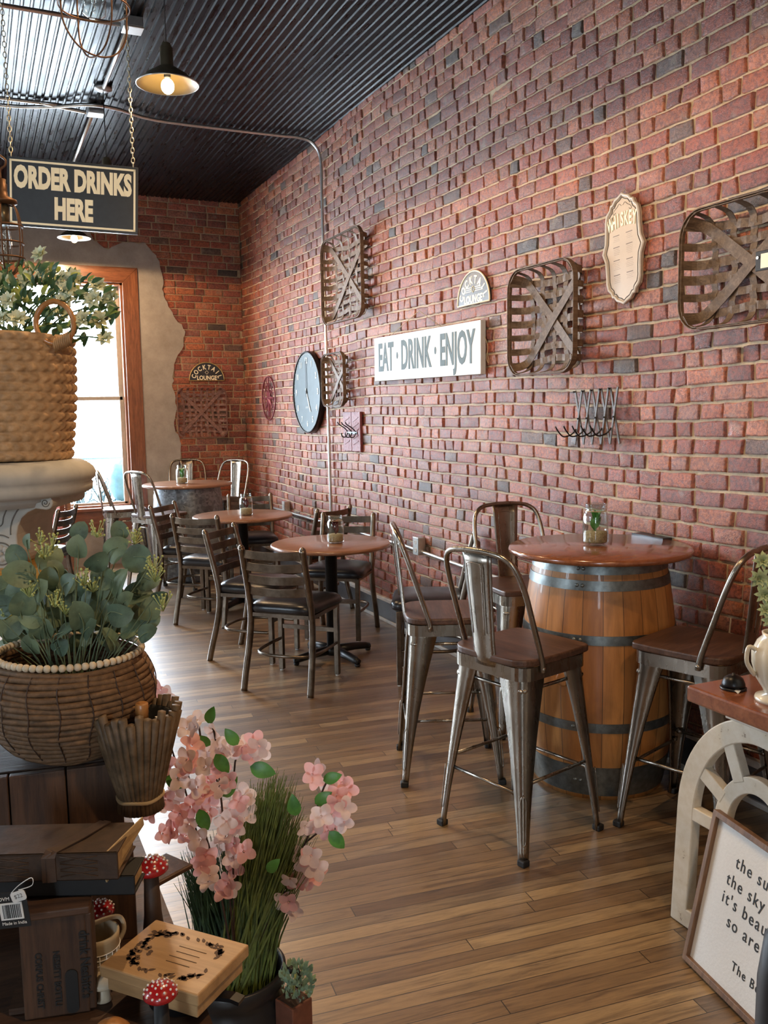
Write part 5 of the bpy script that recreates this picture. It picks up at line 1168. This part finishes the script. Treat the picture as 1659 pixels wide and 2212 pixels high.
pot = empty('iron_pot', (o.x+.005, o.y-.004, .841), label='low black iron pot under the engraved pine box', cat='pot'); MB().lathe([(.030, 0), (.040, .008), (.042, .022), (.044, .025), (.040, .025), (1e-5, .020)], 32).build('pot_body', M['iron'], pot); MB().ribbon([Vector((.03, -.03, .018)), Vector((.050, -.052, .022)), Vector((.058, -.060, .020))], (.7, .7, 0), .014, .005).build('handle', M['iron'], pot)
r = empty('recipe_box', (o.x, o.y, .8665), math.atan2(u.y, u.x), label='light pine box with a burnt leaf wreath on its lid', cat='box')
MB().box((0, 0, .009), (L-.012, wd_-.012, .018)).build('box_body', M['pine'], r, bevel=.0015); lid = MB().box((0, 0, .026), (L, wd_, .015)).build('lid', M['pine'], r, bevel=.002)
rr = random.Random(9); mb = MB()
def flat_leaf(x, y, a, l, w): mb.prism([(x+cos(a)*l*t - sin(a)*w*s, y+sin(a)*l*t + cos(a)*w*s) for t, s in ((-.5, 0), (-.2, .5), (.15, .45), (.5, 0), (.15, -.45), (-.2, -.5))], .0003, Matrix.Translation((0, 0, .0336)))
for k in range(90):
    s = k/90*2*pi; hx, hy = L/2-.020, wd_/2-.016; x, y = hx*math.copysign(abs(cos(s))**.55, cos(s)), hy*math.copysign(abs(sin(s))**.55, sin(s)); x = max(-hx, min(hx, x)); y = max(-hy, min(hy, y))
    if x > hx*.9 and abs(y) < hy*.4: continue
    flat_leaf(x+rr.uniform(-.004, .004), y+rr.uniform(-.004, .004), s+pi/2+rr.choice((-.7, .7)), .0095, .0042)
for k in range(26): a = rr.uniform(0, 2*pi); flat_leaf(-L/2+.030+rr.uniform(-.014, .014), rr.uniform(-.034, .034), a, .007, .006)
mb.build('burnt_wreath', M['burn'], lid)
mb = MB()
for i in range(4): mb.box((.014, .016-i*.010, .0337), (.040-.006*(i % 2), .0010, .0002))
mb.build('faint_engraved_lines', M['burn'], lid)
# --- black crock with grass and pink blossoms
cp = at(502, 2085, 1.66); r = empty('black_crock', (cp.x, cp.y, 0), label='tall black stoneware crock on the floor holding grass and pink blossoms', cat='crock'); H = cp.z
MB().lathe([(1e-5, 0), (.085, 0), (.093, .03), (.095, H-.06), (.090, H-.05), (.090, H-.035), (.098, H-.025), (.099, H-.004), (.095, H), (.089, H-.004), (.086, .05), (1e-5, .05)], 56, cap=False).build('body', M['crock'], r)
for s in (-1, 1): d = SIDE*s; c = Vector((d.x*.096, d.y*.096, H-.055)); MB().tube(spline([c+Vector((0, 0, .045)), c+d*.022+Vector((0, 0, .040)), c+d*.026, c+d*.018-Vector((0, 0, .030)), c-Vector((0, 0, .03))], 4), .008, 8).build('lug_handle', M['crock'], r)
root = Vector((cp.x, cp.y, H-.10))
def grass_clump(name, label, mat, tips, n, sd, rad):
    r = empty(name, (cp.x, cp.y, .06), label=label, cat='grass'); g0 = Vector(r.location); mb = MB(); q = random.Random(sd)
    for i in range(n):
        tx, ty = q.choice(tips); tx += q.gauss(0, 13); ty += q.gauss(0, 22); tip = at(tx, ty, q.uniform(1.60, 1.76)) - g0
        b = Vector((q.uniform(-1, 1)*.055, q.uniform(-1, 1)*.055, H-.10-.06)); f = Vector(((tip.x)*.35, (tip.y)*.35, 0)); m1 = b*.5+tip*.5 + Vector((q.uniform(-.006, .006), q.uniform(-.006, .006), 0)) - f*.15
        wv = SIDE if q.random() < .6 else FACE; mb.ribbon([b, m1, tip], wv, [rad*1.1, rad, rad*.2], .0005)
    o = mb.build('blades', mat, r, fix=False); o['kind'] = 'stuff'
grass_clump('grass_bundle', 'tall olive grass bundle in the black crock, right of the blossoms', M['grass'], [(560, 1720), (585, 1700), (605, 1700), (622, 1720), (635, 1760), (545, 1760), (590, 1740), (570, 1790), (645, 1800), (530, 1830), (655, 1830), (552, 1740)], 900, 1, .0034)
grass_clump('grass_bundle', 'darker green grass behind the pink blossoms, low in the crock', M['grass2'], [(420, 1850), (400, 1880), (450, 1830), (480, 1850), (430, 1900), (500, 1840)], 330, 2, .0032)
def blossom(mat):
    mb = MB()
    for k in range(4):
        a = k*pi/2+.2; d = Vector((cos(a), sin(a), .28)); leafmesh(mb, d.normalized()*.0115, .020, .0185, d, (0, 0, 1), .22, 8, 0, 1)
    mb.ball((0, 0, .001), .0018, 6, 4); return mb.build('blossom', mat, None, fix=False)
PB_ = [blossom(M['pink']), blossom(M['pale_pink'])]
def branch(label, stemsP, flowers, leaves, D0, sd):
    r = empty('blossom_branch', (cp.x, cp.y, .06), label=label, cat='flowers', group=None); g0 = Vector(r.location); q = random.Random(sd)
    mb = MB()
    for P in stemsP:
        pts = [at(x, y, D0+.02) - g0 for x, y in P]
        if P[0][1] > 1990: pts = [Vector((q.uniform(-.02, .02), q.uniform(-.02, .02), .02)), Vector((0.01, 0, H-.12))] + pts
        mb.tube(spline(pts, 4), .0019, 6)
    mb.build('twigs', M['twig'], r)
    for (x, y) in flowers:
        for rep in range(2 if q.random() < .45 else 1):
            o = q.choice(PB_).copy(); COL.objects.link(o); o.parent = r; o.location = at(x+q.uniform(-7, 7)+rep*q.uniform(-16, 16), y+q.uniform(-7, 7)+rep*q.uniform(-16, 16), D0+q.uniform(-.045, .03)) - g0
            o.rotation_mode = 'QUATERNION'; o.rotation_quaternion = (FACE + Vector((q.uniform(-.7, .7), q.uniform(-.7, .7), q.uniform(-.3, .9)))).to_track_quat('Z', 'Y') @ Matrix.Rotation(q.uniform(0, 6), 3, 'Z').to_quaternion()
            s = q.uniform(.85, 1.15); o.scale = (s, s, s)
    for (x, y, s, ang) in leaves:
        mb = MB(); d = SIDE*cos(ang)+Vector((0, 0, sin(ang))); leafmesh(mb, at(x, y, D0-.02) - g0, s*2.5*D0/1925, s*1.5*D0/1925, d, FACE+Vector((0, 0, .4)), .15, 8); mb.build('leaf', M['leaf_green'], r, fix=False)
D0 = 1.56
branch('large pink blossom branch in the crock, in front of the reed vase', [[(500, 2060), (470, 1900), (440, 1790), (410, 1690), (400, 1640)], [(440, 1790), (390, 1760), (350, 1740)], [(450, 1830), (400, 1810), (350, 1800)], [(470, 1900), (440, 1880)]],
    [(410, 1640), (440, 1650), (400, 1655), (430, 1700), (395, 1700), (372, 1720), (342, 1745), (332, 1762), (385, 1762), (365, 1790), (345, 1803), (400, 1800), (425, 1820), (455, 1760), (440, 1840), (435, 1868), (455, 1900), (480, 1918), (508, 1912), (455, 1690), (345, 1668), (362, 1655), (332, 1685), (415, 1745), (440, 1720), (405, 1775)],
    [(297, 1630, 25, 2.6), (378, 1690, 18, -.6), (440, 1772, 20, -1.2), (345, 1870, 18, -1.3)], D0, 1)
branch('tall middle pink blossom branch with the highest leaf', [[(505, 2050), (490, 1850), (475, 1700), (466, 1600), (452, 1545)], [(505, 2000), (505, 1700), (515, 1625), (552, 1580)], [(475, 1700), (440, 1620), (430, 1570)]],
    [(430, 1562), (455, 1582), (420, 1602), (470, 1612), (448, 1625), (490, 1625), (520, 1610), (548, 1602), (560, 1618), (540, 1635), (500, 1690), (480, 1748), (500, 1765), (520, 1782), (490, 1800), (510, 1822), (470, 1832), (495, 1848), (532, 1760), (505, 1870), (470, 1655), (525, 1725), (480, 1700), (410, 1575), (515, 1745)],
    [(455, 1545, 16, 1.2), (500, 1592, 18, 2.2), (480, 1650, 20, -1.0), (495, 1700, 22, .9), (568, 1664, 23, -.3), (440, 1600, 14, 2.5)], D0+.03, 2)
branch('slender pink blossom branch arching right over the floor', [[(560, 2040), (620, 1900), (660, 1820), (680, 1760), (700, 1700), (720, 1670)], [(660, 1820), (700, 1790), (725, 1790)], [(640, 1870), (672, 1880)], [(610, 1920), (625, 1950)]],
    [(690, 1670), (715, 1702), (737, 1688), (725, 1722), (742, 1752), (734, 1772), (690, 1782), (702, 1800), (680, 1872), (668, 1850), (690, 1888), (674, 1902), (640, 1902), (624, 1946), (632, 1964), (645, 1850), (664, 1792), (690, 1762), (680, 1690)],
    [(718, 1680, 17, .3), (698, 1724, 18, .6), (728, 1815, 20, -.9), (635, 1740, 20, 1.7), (590, 1870, 16, .8)], D0+.06, 3)
branch('small pink blossom sprig seen just behind the rope basket', [[(500, 2050), (440, 1850), (398, 1700), (366, 1600), (350, 1500)]], [(350, 1492), (342, 1512), (358, 1522), (350, 1535)], [], 1.68, 4)
for o in PB_: bpy.data.objects.remove(o)
# --- small succulent in a rust-coloured planter at the bottom
p = at(634, 2156, 1.62); r = empty('rust_planter', (p.x, p.y, 0), .4, label='tall narrow rust-coloured planter right of the black crock', cat='planter'); MB().box((0, 0, p.z/2), (.048, .048, p.z)).build('planter_box', plain('rust_wood', (.20, .075, .045), .6, 0, .3, 20), r, bevel=.002)
MB().box((0, 0, p.z-.001), (.040, .040, .004)).build('soil', M['twig'], r)
r = empty('small_succulent', (p.x, p.y, p.z), label='small pale green leafy plant in the rust planter beside the crock', cat='plant'); g0 = Vector(r.location); q = random.Random(8); mb = MB()
for i in range(150):
    a = q.uniform(0, 2*pi); R = math.sqrt(q.random()); c = at(642+38*R*cos(a), 2118+44*R*sin(a), q.uniform(1.56, 1.68)) - g0; L = q.uniform(.010, .018); leafmesh(mb, c, L, L*.45, Vector((c.x, c.y, .03+q.uniform(0, .05))), FACE+Vector((q.uniform(-.6, .6), 0, .6)), .2, 4)
mb.build('leaves', plain('pale_sage_leaf', (.26, .38, .24), .5, 0, .3, 40), r, fix=False); MB().tube([(0, 0, 0), (.005, 0, .05)], .002, 5).build('stem', M['seed'], r)
# ---------------------------------------------------------------- right foreground
r = empty('shop_table', (2.2, 1.36, 0), label='red-brown thick-topped table at the right edge with pale legs', cat='table')
tp = MB(); tp.box((0, 0, .757), (.90, .96, .046)); tp.build('table_top', M['top'], r, bevel=.007)
MB().box((-.33, .22, .710), (.05, .42, .048)).build('apron', plain('pale_cream_apron', (.66, .62, .53), .6), r, bevel=.003)
for x in (.05, .38):
    for y in (-.40, .38): MB().box((x, y, .367), (.055, .055, .734)).build('leg', plain('pale_cream_paint', (.66, .62, .53), .6), r, bevel=.004)
M['cream_d'] = NT('distressed_cream_paint'); t = M['cream_d']; n = t.noise(t.coord(), 26, 6, .7); t.set(Base_Color=t.ramp(n, [(.30, (.17, .10, .05)), (.36, (.66, .60, .47)), (.7, (.76, .72, .62))]), Roughness=.6); t.bump(n, .2, .002); M['cream_d'] = t.mat
ar = empty('arched_window_frame', (1.868, 1.69, 0), label='distressed cream arched window frame leaning under the shop table', cat='decorative frame')
ar.matrix_world = basis((1.868, 1.69, .002), (0, -1, 0), Vector((.05, 0, 1)).normalized(), Vector((-1, 0, .05)).normalized())
def ell(rx, ry, n, a0=0, a1=pi): return [(rx*cos(a0+(a1-a0)*i/n), ry*sin(a0+(a1-a0)*i/n)) for i in range(n+1)]
zs = .355; t0 = .034
outer = [(.285, 0)] + [(x, zs+y) for x, y in ell(.285, .34, 36)] + [(-.285, 0)]; inner = [(.220, .055)] + [(x, zs+y) for x, y in ell(.220, .275, 36)] + [(-.220, .055)]
def ringprism(mb, o, i_, t):
    n = len(o); V = [(x, y, 0) for x, y in o] + [(x, y, 0) for x, y in i_] + [(x, y, t) for x, y in o] + [(x, y, t) for x, y in i_]; F = []
    for k in range(n):
        j = (k+1) % n; F += [(k, j, n+j, n+k), (2*n+k, 3*n+k, 3*n+j, 2*n+j), (k, 2*n+k, 2*n+j, j), (n+k, n+j, 3*n+j, 3*n+k)]
    return mb.add(V, F)
ringprism(MB(), outer, inner, t0).build('outer_frame', M['cream_d'], ar, bevel=.004)
MB().box((0, zs-.005, t0/2), (.466, .040, t0-.002)).build('crossbar', M['cream_d'], ar, bevel=.003)
ringprism(MB(), [(x, zs+.012+y) for x, y in ell(.142, .172, 28)], [(x, zs+.012+y) for x, y in ell(.096, .126, 28)], t0-.003).build('inner_arch', M['cream_d'], ar, bevel=.003)
for a in (28, 62, 118, 152):
    a = radians(a); MB().beam((.128*cos(a), zs+.012+.158*sin(a), t0/2), (.243*cos(a), zs+.297*sin(a), t0/2), .042, t0-.004, up=(0, 0, 1)).build('spoke', M['cream_d'], ar, bevel=.003)
for x in (-.078, .078): MB().box((x, .19, t0/2), (.030, .30, t0-.004)).build('mullion', M['cream_d'], ar, bevel=.003)
u = Vector((-.166, -.986, 0)).normalized(); L0 = Vector((1.735, 1.793, .004)); vv = Vector((.088, -.015, .42)).normalized(); nn = u.cross(vv)
if nn.x > 0: nn = -nn
vv = nn.cross(u) if nn.cross(u).z > 0 else -nn.cross(u)
fs_ = empty('framed_quote', L0, label='white framed quote sign in a thin brown frame leaning on the arched frame', cat='sign'); fs_.matrix_world = basis(L0, u, vv, nn); FW, FH = .36, .435
fr = MB(); b_ = .016; ringprism(fr, [(0, 0), (FW, 0), (FW, FH), (0, FH)], [(b_, b_), (FW-b_, b_), (FW-b_, FH-b_), (b_, FH-b_)], .022); fr.build('frame', wood('walnut_frame', (.13, .06, .03), (.24, .13, .065), axis=1, rough=.5), fs_, bevel=.0015)
MB().box((FW/2, FH/2, .006), (FW-2*b_+.002, FH-2*b_+.002, .006)).build('panel', plain('white_canvas_panel', (.80, .80, .77), .7, 0, .03, 120, .3, .002), fs_)
Mi = fs_.matrix_world.inverted()
def uv(x, y):
    o = Mi @ CAM; d = Mi.to_3x3() @ ray(x, y); t = (.010-o.z)/d.z; return o.x+d.x*t, o.y+d.y*t
for s, px, py, sz in (('the su', 1590, 1862, .046), ('the sky', 1570, 1896, .046), ("it's beau", 1560, 1934, .046), ('so are', 1570, 1988, .046), ('The Beatl', 1580, 2085, .034)):
    a, b = uv(px, py); text('lettering', s, sz, M['black_ink'], fs_, Matrix.Translation((a, b, .0095)), xs=.9, weight=.0002, ext=.0005, align='LEFT', spacing=1.25)
# bell, vase, succulents
p = onz(1584, 1487, .781); r = empty('desk_bell', (p.x, p.y, .780), label='small black desk bell on the corner of the shop table', cat='bell')
MB().lathe([(.034, 0), (.035, .005), (.031, .007)], 28).build('base', M['iron'], r); MB().lathe([(.031, .009), (.0305, .016), (.025, .030), (.014, .038), (.004, .040), (.004, .044), (1e-5, .045)], 32).build('dome', M['iron'], r)
MB().ribbon([FACE*.020+Vector((0, 0, .006)), FACE*.036+Vector((0, 0, .007)), FACE*.040-SIDE*.008+Vector((0, 0, .003))], SIDE, .012, .0015).build('lever', M['conduit'], r)
p = onz(1682, 1513, .781); r = empty('ceramic_vase', (p.x, p.y, .780), label='cream ribbed ceramic vase cut by the right edge, on the shop table', cat='vase'); V = []; n = 72; pr = [(.058, 0), (.060, .006), (.058, .012), (.036, .020), (.038, .030), (.056, .060), (.067, .100), (.068, .130), (.055, .160), (.044, .172), (.046, .182), (.040, .182), (.038, .165), (.03, .02)]
for R, z in pr: V += [((R*(1+(.035*abs(sin(k*pi/6)) if .025 < z < .165 else 0)))*cos(2*pi*k/n), (R*(1+(.035*abs(sin(k*pi/6)) if .025 < z < .165 else 0)))*sin(2*pi*k/n), z) for k in range(n)]
vm = MB(); vm.add(V, [(i*n+k, i*n+(k+1) % n, (i+1)*n+(k+1) % n, (i+1)*n+k) for i in range(len(pr)-1) for k in range(n)] + [tuple(range(n-1, -1, -1)), tuple((len(pr)-1)*n+k for k in range(n))], 0, True); vm.build('body', plain('cream_glaze', (.66, .61, .48), .25, 0, .08, 12, coat=.5), r)
c = -SIDE*.060; MB().tube(spline([c+Vector((0, 0, .135)), c-SIDE*.022+Vector((0, 0, .145)), c-SIDE*.026+Vector((0, 0, .105)), c-SIDE*.004+Vector((0, 0, .070))], 5), .006, 8).build('handle', plain('cream_glaze_handle', (.66, .61, .48), .25, coat=.5), r)
sr = empty('pale_succulent_stem', (p.x, p.y, .81), label='pale green succulent rosettes rising from the cream vase', cat='plant'); g0 = Vector(sr.location); q = random.Random(12); sm = plain('pale_green_rosette', (.42, .50, .27), .5, 0, .25, 40)
for (x, y, s) in [(1648, 1212, 1.2), (1640, 1250, 1.25), (1652, 1285, 1.15), (1655, 1318, 1.0), (1672, 1235, 1.2), (1680, 1290, 1.3), (1664, 1340, 1.0)]:
    mb = MB()
    for ring, (nk, L, el) in enumerate(((8, .022, .2), (7, .018, .7), (5, .012, 1.15))):
        for k in range(nk): a = 2*pi*(k+ring*.5)/nk; d = Vector((cos(a)*cos(el), sin(a)*cos(el), sin(el))); leafmesh(mb, d*L*.55, L, L*.5, d, (0, 0, 1) if el < 1 else -Vector((cos(a), sin(a), 0)), .3, 4)
    o = mb.build('rosette', sm, sr, fix=False); e = at(x, y, 2.30) - g0; o.location = e; o.rotation_mode = 'QUATERNION'; o.rotation_quaternion = (FACE+Vector((q.uniform(-.6, .2), 0, q.uniform(0, .8)))).to_track_quat('Z', 'Y'); o.scale = (s, s, s)
    MB().tube(spline([Vector((0, 0, .10)), e*.5+Vector((0, 0, .06)), e], 4), .002, 5).build('stem', M['seed'], sr)
p = at(1714, 2060, 1.62); mb = MB(); mb.lathe([(1e-5, 0), (.062, 0), (.064, .02), (.060, .50), (.050, .58), (.030, .625), (.022, .64), (1e-5, .64)], 40, cap=False)
tag(mb.build('black_floor_bottle', plain('matt_black_glaze', (.008, .008, .009), .5), loc=(p.x, p.y, 0)), 'matt black object standing at the bottom right corner', 'bottle')
